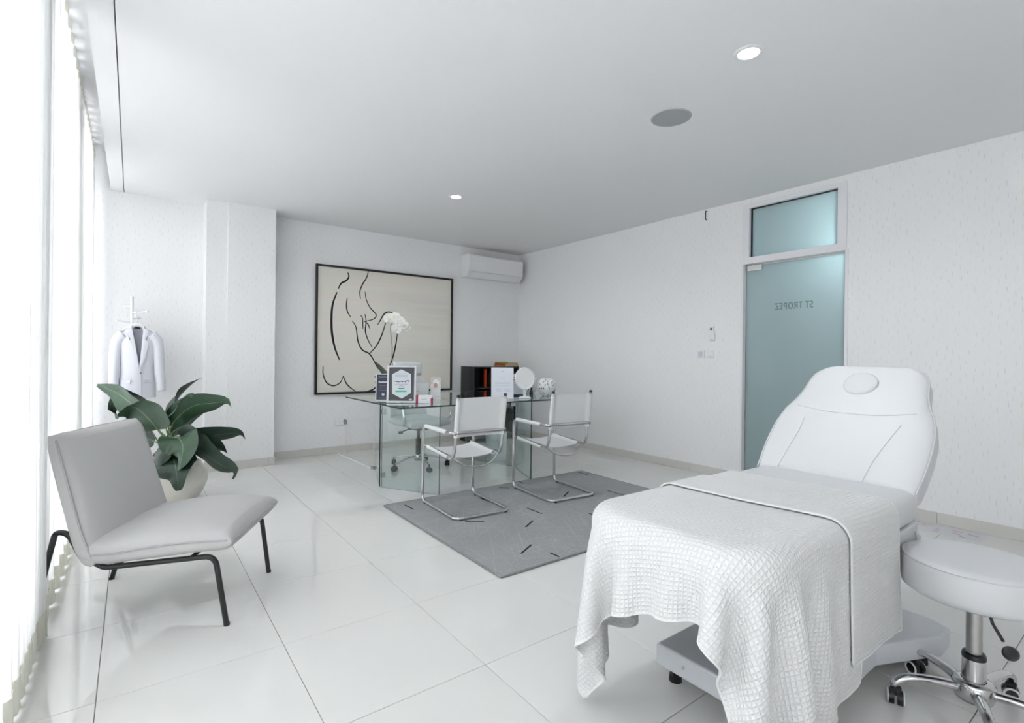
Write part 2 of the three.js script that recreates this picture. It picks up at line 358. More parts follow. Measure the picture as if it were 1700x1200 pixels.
// ------------------------------------------------------------ ceiling fittings
const LAMP = lin(0.93, 0.97, 1);
[[2.502, -4.289, 'round recessed ceiling spotlight above the glass desk'], [2.473, -1.349, 'round recessed ceiling spotlight beside the ceiling speaker']].forEach(([x, z, label]) => {
  const t = thing('ceiling_spotlight', label, 'ceiling light', [x, CEIL, z]);
  mesh('bezel', lathe([[0.05, -0.001], [0.052, -0.008], [0.066, -0.006], [0.07, 0]], 40), M.whitePlastic, t);
  mesh('diffuser', new THREE.CircleGeometry(0.052, 36).rotateX(Math.PI / 2).translate(0, -0.005, 0), std({ color: 0xffffff, emissive: LAMP, emissiveIntensity: 12 }), t);
  const s = new THREE.SpotLight(LAMP, 2.7, 0, 1.45, 0.35); s.position.set(0, -0.02, 0); s.target.position.set(0, -1, 0); s.castShadow = true; s.shadow.radius = 2.5; s.name = 'spot_light'; s.target.name = 'spot_target'; t.add(s, s.target);
});
{
  const t = thing('ceiling_speaker', 'round grey perforated loudspeaker grille set in the ceiling', 'speaker', [2.757, CEIL, -2.015]);
  const holes = rep(dataTex(64, (u, v) => (Math.hypot(u - 0.5, v - 0.5) < 0.3 ? 0 : 1)), 40);
  mesh('rim', lathe([[0.112, -0.001], [0.113, -0.007], [0.124, -0.005], [0.126, 0]], 48), std({ color: lin(0.45, 0.47, 0.47), roughness: 0.6 }), t);
  mesh('grille', new THREE.CircleGeometry(0.114, 48).rotateX(Math.PI / 2).translate(0, -0.005, 0), std({ color: lin(0.42, 0.44, 0.44), roughness: 0.6, bumpMap: holes, bumpScale: 0.001 }), t);
}
// ------------------------------------------------------------ air conditioner
{
  const t = thing('air_conditioner', 'white wall air conditioner beside the framed picture', 'air conditioner', [4.185, 2.3, ZB]);
  const prof = (pts, w, x = 0) => { const s = new THREE.Shape(pts.map(([z, y]) => new THREE.Vector2(-z, y))); return new THREE.ExtrudeGeometry(s, { depth: w - 0.008, bevelEnabled: true, bevelThickness: 0.004, bevelSize: 0.004, bevelOffset: -0.004, bevelSegments: 2 }).translate(0, 0, -w / 2 + 0.004).rotateY(Math.PI / 2).translate(x, 0, 0); };
  mesh('body', prof([[0.002, 0], [0.13, 0], [0.19, 0.05], [0.205, 0.1], [0.205, 0.27], [0.185, 0.31], [0.002, 0.31]], 0.95), M.whitePlastic, t);
  mesh('front_panel', prof([[0.2, 0.075], [0.214, 0.075], [0.216, 0.285], [0.2, 0.306]], 0.945), M.whitePlastic, t);
  mesh('louvre', prof([[0.125, -0.004], [0.137, -0.006], [0.206, 0.06], [0.2, 0.066]], 0.83), M.whitePlastic, t);
  for (const s of [-1, 1]) mesh('end_cap', prof([[0.125, -0.002], [0.135, -0.003], [0.208, 0.068], [0.2, 0.07]], 0.05, s * 0.447), M.whitePlastic, t);
}
// ------------------------------------------------------------ the picture
{
  const px = [1.741, 3.54, 0.737, 2.238];
  const strokes = [[11, [2.1, 2.191], [2.11, 2.145], [2.082, 2.097], [2.019, 2.056], [1.985, 1.99]], [8, [2.358, 2.248], [2.334, 2.159], [2.277, 2.056], [2.248, 1.965], [2.259, 1.888]], [15, [1.965, 1.938], [1.92, 1.797], [1.906, 1.624], [1.916, 1.437], [1.952, 1.266], [2.005, 1.133]], [8, [2.092, 1.879], [2.085, 1.792], [2.099, 1.714], [2.138, 1.652]],
    [7, [2.315, 1.977], [2.329, 1.89], [2.38, 1.788], [2.463, 1.695], [2.441, 1.652], [2.315, 1.605]], [7, [2.258, 1.683], [2.282, 1.66], [2.291, 1.58], [2.295, 1.515]], [8, [2.318, 1.695], [2.332, 1.614], [2.325, 1.484], [2.36, 1.379], [2.415, 1.285]], [7, [2.315, 1.61], [2.358, 1.574], [2.38, 1.523]],
    [9, [2.161, 1.602], [2.201, 1.543], [2.235, 1.351], [2.286, 1.255], [2.379, 1.205], [2.43, 1.134], [2.491, 1.027], [2.553, 0.969]], [9, [2.379, 1.205], [2.471, 1.308], [2.538, 1.442], [2.598, 1.631]], [9, [2.485, 1.577], [2.591, 1.735], [2.658, 1.744], [2.719, 1.718]], [8, [1.813, 1.05], [1.817, 0.954], [1.861, 0.852], [1.938, 0.816], [2.016, 0.849], [2.055, 0.927]],
    [8, [2.055, 0.932], [2.095, 0.839], [2.152, 0.781], [2.209, 0.74]], [10, [2.367, 0.738], [2.434, 0.757], [2.48, 0.797]], [10, [2.751, 1.483], [2.734, 1.347], [2.692, 1.161], [2.64, 1.03]]];
  const tex = canvasTex(1228, 1024, (g, w, h) => {
    g.fillStyle = '#e6e3da'; g.fillRect(0, 0, w, h);
    for (let i = 0; i < 260; i++) {   // broad dry brush marks
      const x = w * rnd(), y = h * rnd(), l = w * (0.15 + 0.3 * rnd()), warm = x > w * 0.45 && y > h * 0.15 && y < h * 0.8;
      g.fillStyle = warm ? `rgba(205,192,180,${0.05 * rnd()})` : `rgba(${225 + 15 * rnd()},${222 + 12 * rnd()},${206 + 20 * rnd()},0.12)`;
      g.beginPath(); g.ellipse(x, y, l, 8 + 26 * rnd(), jit(0.06), 0, 7); g.fill();
    }
    g.strokeStyle = '#17181a'; g.lineCap = 'round'; g.lineJoin = 'round';
    for (const [lw, ...p] of strokes) {
      const c = new THREE.CatmullRomCurve3(p.map(([x, y]) => V((x - px[0]) / (px[1] - px[0]) * w, (px[3] - y) / (px[3] - px[2]) * h, 0)), false, 'centripetal'), q = c.getSpacedPoints(60);
      for (let i = 0; i < 60; i++) { g.lineWidth = lw * 1.25 * (0.55 + 0.45 * Math.sin(Math.PI * (i + 0.5) / 60)); g.beginPath(); g.moveTo(q[i].x, q[i].y); g.lineTo(q[i + 1].x, q[i + 1].y); g.stroke(); }
    }
  });
  const t = thing('framed_picture', 'large black framed line drawing of a bare back on beige canvas', 'picture', [2.6405, 0.715, ZB]);
  const W = 1.845, H = 1.545, f = 0.024;
  for (const [w, h, x, y] of [[W, f, 0, f / 2], [W, f, 0, H - f / 2], [f, H - 2 * f, -W / 2 + f / 2, H / 2], [f, H - 2 * f, W / 2 - f / 2, H / 2]]) mesh('frame_bar', rbox(w, h, 0.045, 0.003).translate(x, y, 0.0235), M.black, t);
  const cv = new THREE.PlaneGeometry(W - 2 * f + 0.002, H - 2 * f + 0.002);
  mesh('canvas', [new THREE.BoxGeometry(W - 2 * f, H - 2 * f, 0.02).translate(0, H / 2, 0.012)], M.plaster, t);
  mesh('print', cv.translate(0, H / 2, 0.0235), std({ map: tex, roughness: 0.8 }), t);
}
// ------------------------------------------------------------ rug
{
  const x0 = 1.595, x1 = 3.765, z0 = -3.82, z1 = -2.215;
  const dashes = [[1.733, -3.737, 1.736, -3.585], [2.333, -3.553, 2.34, -3.402], [1.913, -3.113, 2.026, -3.034], [2.483, -3.109, 2.485, -2.931], [2.33, -2.847, 2.198, -2.766], [2.024, -2.484, 1.879, -2.406], [2.033, -2.317, 2.035, -2.233], [2.789, -2.746, 2.79, -2.587], [3.091, -3.284, 2.942, -3.188], [2.943, -3.811, 2.939, -3.733], [2.655, -3.74, 2.726, -3.679], [3.693, -3.799, 3.689, -3.644], [3.403, -3.112, 3.399, -2.912], [3.2, -2.5, 3.33, -2.42], [2.6, -2.35, 2.6, -2.25], [3.6, -2.6, 3.6, -2.45]];
  const W = 2048, H = Math.round(2048 * (z1 - z0) / (x1 - x0)), X = (x) => (x - x0) / (x1 - x0) * W, Z = (z) => (z - z0) / (z1 - z0) * H;
  const speck = (g, n, c) => { for (let i = 0; i < n; i++) { g.fillStyle = c(); g.fillRect(rnd() * W, rnd() * H, 2 + rnd() * 3, 2 + rnd() * 3); } };
  const lines = []; for (let i = 0; i < 420; i++) lines.push([rnd() * W, rnd() * H, [0, 0.53, -0.53, 1.05, -1.05, 1.5708][Math.floor(rnd() * 6)], 90 + rnd() * 300]);
  const paint = (g, base, c, line) => {
    g.fillStyle = base; g.fillRect(0, 0, W, H); speck(g, 90000, c);
    g.lineWidth = 4; g.setLineDash([8, 4]);
    for (const [x, y, a, l] of lines) { g.strokeStyle = line; g.beginPath(); g.moveTo(x - Math.cos(a) * l / 2, y - Math.sin(a) * l / 2); g.lineTo(x + Math.cos(a) * l / 2, y + Math.sin(a) * l / 2); g.stroke(); }
    g.setLineDash([]);
  };
  const map = canvasTex(W, H, (g) => {
    paint(g, '#aaacad', () => { const v = 138 + rnd() * 62; return `rgba(${v},${v},${v + 2},0.55)`; }, 'rgba(204,205,206,0.6)');
    g.strokeStyle = '#111213'; g.lineWidth = 12; g.lineCap = 'butt';
    for (const [a, b, c, d] of dashes) { g.beginPath(); g.moveTo(X(a), Z(b)); g.lineTo(X(c), Z(d)); g.stroke(); }
  });
  const bump = rep(dataTex(256, () => rnd()), 9, 7);
  const t = thing('area_rug', 'grey rug with pale crossing lines and black dashes under the desk chairs', 'rug', [(x0 + x1) / 2, 0, (z0 + z1) / 2]);
  const w = x1 - x0, d = z1 - z0;
  const top = new THREE.PlaneGeometry(w - 0.016, d - 0.016).rotateX(-Math.PI / 2).translate(0, 0.0102, 0);
  mesh('pile', top, std({ map, roughness: 1, bumpMap: bump, bumpScale: 0.003 }), t);
  mesh('backing', rbox(w - 0.01, 0.008, d - 0.01, 0.003).translate(0, 0.0055, 0), std({ color: lin(0.2, 0.2, 0.21), roughness: 1 }), t);
  mesh('bound_edge', sweep(bend([[0, 0.0065, -d / 2 + 0.006], [w / 2 - 0.006, 0.0065, -d / 2 + 0.006], [w / 2 - 0.006, 0.0065, d / 2 - 0.006], [-w / 2 + 0.006, 0.0065, d / 2 - 0.006], [-w / 2 + 0.006, 0.0065, -d / 2 + 0.006], [0, 0.0065, -d / 2 + 0.006]], 0.01, 4), 0.006, 8), std({ color: lin(0.26, 0.26, 0.27), roughness: 1 }), t);
}
// ------------------------------------------------------------ lounge chair
{
  const t = thing('lounge_chair', 'light grey armless lounge chair on thin black legs by the curtains', 'chair', [0.127, 0, -2.974], -0.502);
  const wS = 0.315;
  // seat pad: lower face on the frame, upper face swelling
  const seatSpine = [[-0.172, 0.352], [-0.08, 0.343], [0.05, 0.357], [0.25, 0.372], [0.43, 0.375]];
  const seat = mesh('seat', slab(seatSpine, { half: (k) => 0.054 - 0.012 * Math.max(0, (k - 0.5) / 0.5), width: (k) => wS + 0.012 * Math.sin(Math.PI * k), bulge: 0.045, under: 0.0, boxy: 9, round: 3.2, endA: 0.05, endB: 0.05 }), M.fabric, t);
  const back = mesh('backrest', slab([[-0.118, 0.298], [-0.16, 0.37], [-0.2, 0.5], [-0.245, 0.66], [-0.295, 0.845]], { half: (k) => 0.05 - 0.016 * k, width: (k) => wS - 0.012 * k, bulge: 0.03, under: 0.042, boxy: 9, round: 3.2, endA: 0.04, endB: 0.045 }), M.fabric, t);
  for (const s of [-1, 1]) {
    mesh('piping', sweep(smooth([[-0.125, 0.345, s * (wS + 0.003)], [-0.03, 0.352, s * (wS + 0.009)], [0.1, 0.372, s * (wS + 0.013)], [0.25, 0.386, s * (wS + 0.011)], [0.408, 0.386, s * (wS + 0.001)]], 40), 0.0042, 7), M.piping, seat);
    mesh('piping', sweep(smooth([[-0.118, 0.33, s * wS], [-0.155, 0.42, s * wS], [-0.19, 0.54, s * (wS - 0.003)], [-0.23, 0.69, s * (wS - 0.006)], [-0.258, 0.79, s * (wS - 0.01)], [-0.27, 0.822, s * (wS - 0.016)]], 40), 0.0042, 7), M.piping, back);
  }
  mesh('piping', sweep(smooth([[-0.27, 0.822, -wS + 0.018], [-0.286, 0.84, -wS + 0.04], [-0.291, 0.844, -0.15], [-0.292, 0.846, 0], [-0.291, 0.844, 0.15], [-0.286, 0.84, wS - 0.04], [-0.27, 0.822, wS - 0.018]], 30), 0.0042, 7), M.piping, back);
  mesh('piping', sweep(smooth([[0.408, 0.386, -wS], [0.426, 0.381, -wS + 0.03], [0.43, 0.378, 0], [0.426, 0.381, wS - 0.03], [0.408, 0.386, wS]], 30), 0.0042, 7), M.piping, seat);
  const R = 0.0115, s0 = 0.288;
  for (const s of [-1, 1]) {
    mesh('leg_frame', sweep(bend([[0.398, 0.0, s * 0.276], [0.352, 0.312, s * s0], [-0.085, 0.281, s * s0], [-0.175, 0.33, s * s0], [-0.225, 0.43, s * s0], [-0.275, 0.44, s * s0], [-0.385, 0.0, s * 0.276]], 0.05, 10), R, 12), M.blackMetal, t);
    mesh('foot_cap', cyl(0.0125, 0.0125, 0.012, 14).translate(0.398, 0.006, s * 0.276), M.black, t);
    mesh('foot_cap', cyl(0.0125, 0.0125, 0.012, 14).translate(-0.385, 0.006, s * 0.276), M.black, t);
  }
  for (const [x, y] of [[0.25, 0.304], [-0.05, 0.284]]) mesh('cross_bar', sweep([V(x, y, -s0), V(x, y, 0), V(x, y, s0)], 0.009, 10), M.blackMetal, t);
}
// ------------------------------------------------------------ potted plant
{
  const C = V(0.33, 0, -4.93), D = 4.2;   // pot centre; its depth from the camera along the view axis is about 4.2 m
  const pot = thing('plant_pot', 'rounded white glazed plant pot beside the lounge chair', 'plant pot', [C.x, 0, C.z]);
  const glaze = rep(canvasTex(512, 512, (g, w) => { g.fillStyle = '#e4e1d8'; g.fillRect(0, 0, w, w); for (let i = 0; i < 90; i++) { g.fillStyle = `rgba(${150 + 40 * rnd()},${140 + 30 * rnd()},${115 + 30 * rnd()},${0.05 + 0.1 * rnd()})`; g.beginPath(); g.ellipse(rnd() * w, rnd() * w, 3 + 22 * rnd(), 2 + 9 * rnd(), rnd() * 3, 0, 7); g.fill(); } }), 1);
  mesh('pot_body', lathe([[0.0, 0.0], [0.1, 0.0], [0.112, 0.012], [0.155, 0.07], [0.182, 0.14], [0.187, 0.19], [0.172, 0.25], [0.142, 0.29], [0.13, 0.302], [0.127, 0.315], [0.118, 0.318], [0.116, 0.305], [0.12, 0.28]], 56), phy({ map: glaze, roughness: 0.3 }), pot);
  mesh('soil', lathe([[0, 0.288], [0.06, 0.287], [0.122, 0.28]], 30), std({ color: lin(0.03, 0.022, 0.016), roughness: 1 }), pot);
  const depth0 = AHEAD.dot(C);
  const leafTex = (lo, hi, vein) => canvasTex(256, 512, (g, w, h) => {
    g.fillStyle = lo; g.fillRect(0, 0, w, h);
    for (let i = 0; i < 500; i++) { g.fillStyle = hi; g.globalAlpha = 0.06; g.beginPath(); g.ellipse(rnd() * w, rnd() * h, 4 + 14 * rnd(), 3 + 6 * rnd(), rnd() * 3, 0, 7); g.fill(); }
    g.globalAlpha = 0.35; g.strokeStyle = vein; g.lineWidth = 1.6;
    for (let k = -4; k < 34; k++) for (const s of [-1, 1]) { const y = h - k * h / 30; g.beginPath(); g.moveTo(w / 2, y); g.quadraticCurveTo(w / 2 + s * w * 0.3, y - 14, w / 2 + s * w * 0.5, y - 52); g.stroke(); }
    g.globalAlpha = 0.9; g.lineWidth = 7; g.beginPath(); g.moveTo(w / 2, 0); g.lineTo(w / 2, h); g.stroke(); g.globalAlpha = 1;
  });
  const dark = leafTex('#26392f', '#3f5a48', '#5a7362'), mid = leafTex('#35503c', '#55745a', '#7d9779');
  const mats = [dark, mid].map((m) => phy({ map: m, roughness: 0.38, transmission: 0.08, thickness: 0, bumpMap: m, bumpScale: 0.0015 }));
  const petiole = phy({ color: lin(0.16, 0.26, 0.11), roughness: 0.5 });
  const plant = thing('potted_plant', 'dark green broad leaved plant in the rounded white pot', 'plant', [C.x, 0.288, C.z]);
  const q = (x, y, dz) => at(150 + x / 5.218, 610 + y / 5.218, depth0 + dz).sub(plant.position);
  // each leaf: pixels of its midrib in a crop of the photograph with the distance in front of (-) or behind (+) the pot's middle, width, way of the blade's side, tone, cup, start of the blade
  const crown = [[610, 700, 0], [640, 700, 0.02], [660, 690, -0.02]];
  const leaves = [
    [[[590, 540, 0], [480, 420, 0.08], [370, 325, 0.12], [220, 215, 0.16], [62, 150, 0.18]], 0.1, [0.45, 0.9, 0.3], 1, 0.25, 0.3],
    [[[600, 560, -0.04], [520, 460, -0.1], [380, 345, -0.16], [300, 375, -0.22], [245, 425, -0.26]], 0.155, [0.62, 0.62, 0.3], 1, 0.14, 0.1],
    [[[585, 540, 0.08], [470, 380, 0.16], [330, 300, 0.2], [235, 360, 0.24], [215, 440, 0.26]], 0.13, [0.5, 0.8, 0.4], 0, 0.2, 0.25],
    [[[660, 540, 0.06], [700, 400, 0.1], [770, 260, 0.14], [870, 155, 0.16], [965, 85, 0.17]], 0.075, [0.72, 0.55, 0.5], 0, 0.35, 0.25],
    [[[680, 540, 0.0], [720, 400, -0.03], [790, 300, -0.06], [860, 220, -0.08], [885, 255, -0.1]], 0.06, [0.6, 0.5, -0.7], 1, 0.5, 0.25],
    [[[690, 560, -0.02], [760, 430, -0.05], [900, 330, -0.02], [1050, 310, 0.04], [1170, 300, 0.1], [1225, 350, 0.13]], 0.085, [-0.2, 0.8, 0.5], 1, 0.2, 0.15],
    [[[700, 580, 0.02], [770, 520, 0.03], [850, 450, 0.06], [940, 390, 0.1], [1020, 345, 0.12]], 0.065, [0.45, -0.75, 0.5], 0, 0.3, 0.3],
    [[[720, 610, 0], [850, 595, -0.02], [1000, 600, 0], [1160, 575, 0.06], [1290, 575, 0.1], [1340, 620, 0.12]], 0.07, [-0.1, 0.8, 0.6], 0, 0.2, 0.35],
    [[[720, 620, -0.02], [880, 610, -0.08], [1000, 650, -0.1], [1110, 700, -0.08], [1190, 745, -0.06]], 0.105, [-0.3, 0.8, 0.55], 0, 0.2, 0.3],
    [[[730, 640, -0.03], [880, 650, -0.12], [980, 740, -0.16], [1110, 830, -0.14], [1240, 905, -0.12], [1225, 968, -0.12]], 0.105, [0.45, 0.75, 0.45], 0, 0.22, 0.35],
    [[[690, 650, -0.06], [760, 610, -0.18], [800, 680, -0.26], [790, 780, -0.3], [762, 888, -0.3]], 0.115, [0.95, 0.12, 0.3], 1, 0.16, 0.22],
    [[[640, 670, -0.06], [650, 680, -0.16], [600, 740, -0.22], [570, 830, -0.24], [560, 920, -0.25]], 0.1, [0.9, 0.3, 0.3], 0, 0.2, 0.15],
    [[[670, 690, -0.08], [720, 790, -0.2], [740, 880, -0.28], [755, 980, -0.31], [760, 1068, -0.31]], 0.12, [0.97, -0.1, 0.2], 0, 0.18, 0.3],
    [[[600, 660, 0.05], [540, 570, 0.1], [480, 540, 0.14], [430, 580, 0.18], [400, 660, 0.2]], 0.07, [0.5, 0.7, 0.5], 0, 0.25, 0.3],
    [[[610, 670, -0.02], [560, 640, -0.02], [500, 620, 0.02], [440, 680, 0.06], [420, 760, 0.06]], 0.08, [0.6, 0.7, 0.3], 0, 0.25, 0.3],
    [[[650, 640, 0.12], [740, 560, 0.2], [800, 550, 0.24], [830, 590, 0.26]], 0.05, [0.2, 0.8, 0.6], 0, 0.2, 0.3],
  ];
  leaves.forEach(([pts, W, side, tone, cup, start], n) => {
    const c0 = crown[n % 3], stem = V(jit(0.035), 0, jit(0.035));
    const P = pts.map((p) => q(...p));
    const c = new THREE.CatmullRomCurve3([stem, stem.clone().lerp(P[0], 0.55).add(V(0, 0.03, 0)), ...P], false, 'centripetal');
    // share of the curve taken by the bare stalk
    let k0 = 0, best = 9; for (let i = 0; i <= 200; i++) { const d = c.getPointAt(i / 200).distanceTo(P[0]); if (d < best) { best = d; k0 = i / 200; } }
    k0 = k0 + (1 - k0) * start * 0.6;
    const leaf = mesh('petiole', sweep(Array.from({ length: 22 }, (_, i) => c.getPointAt(Math.min(0.995, i / 21 * (k0 + 0.06)))), (u) => 0.008 - 0.0035 * u, 8), petiole, plant);
    const S = RIGHT.clone().multiplyScalar(side[0]).addScaledVector(UP, side[1]).addScaledVector(AHEAD, -side[2]);
    const rows = 26, cols = 10, pos = [], uv = [], idx = [], ph = rnd() * 6;
    for (let i = 0; i <= rows; i++) {
      const u = i / rows, p = c.getPointAt(k0 + (1 - k0) * u), tg = c.getTangentAt(k0 + (1 - k0) * u);
      const s = S.clone().addScaledVector(tg, -S.dot(tg)).normalize(), nrm = s.clone().cross(tg).normalize();
      const w = 1.28 * W * Math.max(0.004, Math.sin(Math.PI * Math.min(1, u * 0.93 + 0.05) ** 0.8) ** 0.72 * (1 - 0.25 * u * u));
      for (let j = 0; j <= cols; j++) {
        const v = j / cols * 2 - 1, av = Math.abs(v);
        const pt = p.clone().addScaledVector(s, v * w * (1 - 0.18 * cup * av)).addScaledVector(nrm, w * cup * av * av + 0.012 * av * Math.sin(u * 11 + ph + (v > 0 ? 1.7 : 0)) * (W / 0.1));
        pos.push(pt.x, pt.y, pt.z); uv.push(j / cols, u);
      }
    }
    for (let i = 0; i < rows; i++) for (let j = 0; j < cols; j++) { const a = i * (cols + 1) + j, b = a + cols + 1; idx.push(a, a + 1, b, b, a + 1, b + 1); }
    const g = new THREE.BufferGeometry(); g.setAttribute('position', new THREE.Float32BufferAttribute(pos, 3)); g.setAttribute('uv', new THREE.Float32BufferAttribute(uv, 2)); g.setIndex(idx); g.computeVertexNormals();
    mesh('leaf', g, mats[tone], leaf);
  });
}
// ------------------------------------------------------------ coat stand and jacket
{
  const bx = -0.008, bz = -5.97;
  const t = thing('coat_stand', 'slim white coat stand with pegs near the curtain corner', 'coat stand', [bx, 0, bz]);
  mesh('base', lathe([[0, 0.022], [0.13, 0.018], [0.15, 0.008], [0.15, 0], [0, 0]], 36), M.whitePlastic, t);
  mesh('pole', [cyl(0.013, 0.013, 1.71, 16).translate(0, 0.86, 0), new THREE.SphereGeometry(0.013, 14, 10).translate(0, 1.715, 0)], M.whitePlastic, t);
  const peg = (x, y, z) => mesh('peg', [sweep([V(0, y, 0), V(x * 0.5, y + 0.006, z * 0.5), V(x, y + 0.014, z)], 0.007, 10), new THREE.SphereGeometry(0.013, 14, 10).translate(x, y + 0.014, z)], M.whitePlastic, t);
  peg(0.115, 1.565, 0.08); peg(-0.11, 1.47, 0.05); peg(-0.05, 1.62, -0.09); peg(0.06, 1.51, -0.1);
  // hanger
  const hx = 0.045, hz = 0.075;
  const h = thing('coat_hanger', 'white coat hanger on the coat stand inside the jacket', 'hanger', [bx + hx, 1.36, bz + hz]);
  mesh('shoulder_bar', sweep(smooth([[-0.17, 0.02, 0.01], [-0.1, 0.055, 0], [0, 0.09, 0], [0.1, 0.055, 0], [0.17, 0.02, 0.01]], 26), (u) => 0.012 + 0.006 * Math.sin(u * Math.PI), 10), M.whitePlastic, h);
  mesh('hook', sweep(smooth([[0, 0.09, 0], [0.0, 0.16, 0], [-0.016, 0.19, 0], [0.0, 0.222, 0.005], [0.022, 0.208, 0.005]], 24), 0.0025, 8), M.chrome, h);
  // jacket
  const cloth = phy({ color: lin(0.79, 0.8, 0.86), roughness: 0.9, bumpMap: rep(weave.clone(), 4), bumpScale: 0.0003 });
  const j = thing('jacket', 'bluish white blazer hanging open on the coat stand', 'jacket', [bx + hx, 0.77, bz + hz]);
  // a half-open tube of cloth: ring of points per height, front open between two edges
  const shell = (rows, a0, a1, fold) => {
    const pos = [], uv = [], idx = [], n = 40;
    rows.forEach(([y, wx, wz, cx], r) => { for (let k = 0; k <= n; k++) {
      const a = a0 + (a1 - a0) * k / n, f = 1 + fold * Math.sin(a * 9 + r * 0.25) * (1 - r / rows.length);
      pos.push(cx + Math.sin(a) * wx * f, y, Math.cos(a) * wz * f); uv.push(k / n, y);
    } });
    for (let r = 0; r < rows.length - 1; r++) for (let k = 0; k < n; k++) { const p = r * (n + 1) + k, q = p + n + 1; idx.push(p, p + 1, q, q, p + 1, q + 1); }
    const g = new THREE.BufferGeometry(); g.setAttribute('position', new THREE.Float32BufferAttribute(pos, 3)); g.setAttribute('uv', new THREE.Float32BufferAttribute(uv, 2)); g.setIndex(idx); g.computeVertexNormals(); return g;
  };
  const lerpRows = (keys, n = 26) => Array.from({ length: n + 1 }, (_, i) => { const u = i / n * (keys.length - 1), k = Math.min(keys.length - 2, Math.floor(u)), f = u - k, s = f * f * (3 - 2 * f); return keys[k].map((v, c) => v + (keys[k + 1][c] - v) * (c ? s : f)); });
  const torso = lerpRows([[0, 0.175, 0.085, 0], [0.12, 0.172, 0.085, 0], [0.25, 0.152, 0.08, 0], [0.42, 0.158, 0.082, 0], [0.53, 0.168, 0.08, 0], [0.595, 0.165, 0.066, 0], [0.64, 0.12, 0.05, 0], [0.68, 0.06, 0.042, 0]]);
  mesh('back_panel', shell(torso, Math.PI * 0.5, Math.PI * 1.5, 0.02), cloth, j);
  // fronts: closed below the button, opening to the collar above it
  const open = (y) => y < 0.27 ? 0 : Math.min(1, (y - 0.27) / 0.36);
  const front = (side) => {
    const pos = [], uv = [], idx = [], n = 24;
    torso.forEach(([y, wx, wz], r) => { for (let k = 0; k <= n; k++) {
      const edge = side < 0 ? 0.22 - 0.85 * open(y) : 0.16 + 0.5 * open(y), a = side * Math.PI / 2 + (edge - side * Math.PI / 2) * k / n, f = 1 + 0.012 * Math.sin(a * 8 + r * 0.2);
      pos.push(Math.sin(a) * wx * f, y, Math.cos(a) * (wz + (side < 0 ? 0.006 : 0)) * f); uv.push(a * 0.2, y);
    } });
    for (let r = 0; r < torso.length - 1; r++) for (let k = 0; k < n; k++) { const p = r * (n + 1) + k, q = p + n + 1; side > 0 ? idx.push(p, q, p + 1, q, q + 1, p + 1) : idx.push(p, p + 1, q, q, p + 1, q + 1); }
    const g = new THREE.BufferGeometry(); g.setAttribute('position', new THREE.Float32BufferAttribute(pos, 3)); g.setAttribute('uv', new THREE.Float32BufferAttribute(uv, 2)); g.setIndex(idx); g.computeVertexNormals(); return g;
  };
  for (const s of [-1, 1]) {
    mesh('front_panel', front(s), cloth, j);
    mesh('sleeve', sweep(smooth(s < 0 ? [[-0.125, 0.6, 0], [-0.178, 0.545, 0.005], [-0.2, 0.42, 0.01], [-0.208, 0.28, 0.025], [-0.212, 0.12, 0.04], [-0.214, 0.02, 0.045]] : [[0.125, 0.6, 0], [0.178, 0.545, 0.005], [0.198, 0.42, 0.01], [0.206, 0.3, 0.02], [0.222, 0.17, 0.04], [0.228, 0.06, 0.05]], 30), (u) => 0.062 - 0.02 * u, 16, 1), cloth, j);
    // lapel: a folded ribbon along the opening, notched below the collar
    const out = [0.012, 0.03, 0.046, 0.05, 0.056, 0.062, 0.03, 0.05, 0.042], pos = [], idx = [];
    out.forEach((o, i) => { const k = i / (out.length - 1), x0 = 0.018 + (s * 0.052 - 0.018) * k, y = 0.3 + 0.37 * k, z = 0.09 - 0.045 * k ** 1.6; for (const [v, lift] of [[0, 0.006], [0.5, 0.012], [1, 0.008]]) pos.push(x0 + s * o * v, y - 0.012 * v, z + lift - 0.1 * (o * v) ** 1.2); });
    for (let i = 0; i < out.length - 1; i++) for (let k = 0; k < 2; k++) { const p = i * 3 + k; idx.push(p, p + 1, p + 3, p + 3, p + 1, p + 4); }
    const lg = new THREE.BufferGeometry(); lg.setAttribute('position', new THREE.Float32BufferAttribute(pos, 3)); lg.setIndex(idx); lg.computeVertexNormals(); mesh('lapel', lg, cloth, j);
    mesh('pocket_flap', rbox(0.09, 0.03, 0.006, 0.003).rotateY(s * 0.5).translate(s * 0.1, 0.16, 0.077), cloth, j);
  }
  mesh('collar_stand', sweep(smooth([[-0.058, 0.66, 0.04], [-0.055, 0.685, -0.01], [0, 0.7, -0.042], [0.055, 0.685, -0.01], [0.058, 0.66, 0.04]], 26), 0.016, 10, 1.5), cloth, j);
  mesh('size_label', rbox(0.05, 0.018, 0.003, 0.001).translate(0, 0.672, -0.025), M.black, j);
  j.scale.set(0.82, 0.97, 0.9); h.scale.x = 0.8;
  mesh('button', cyl(0.008, 0.008, 0.004, 14).rotateX(Math.PI / 2).translate(0.03, 0.24, 0.093), std({ color: lin(0.2, 0.22, 0.32), roughness: 0.4 }), j);
}
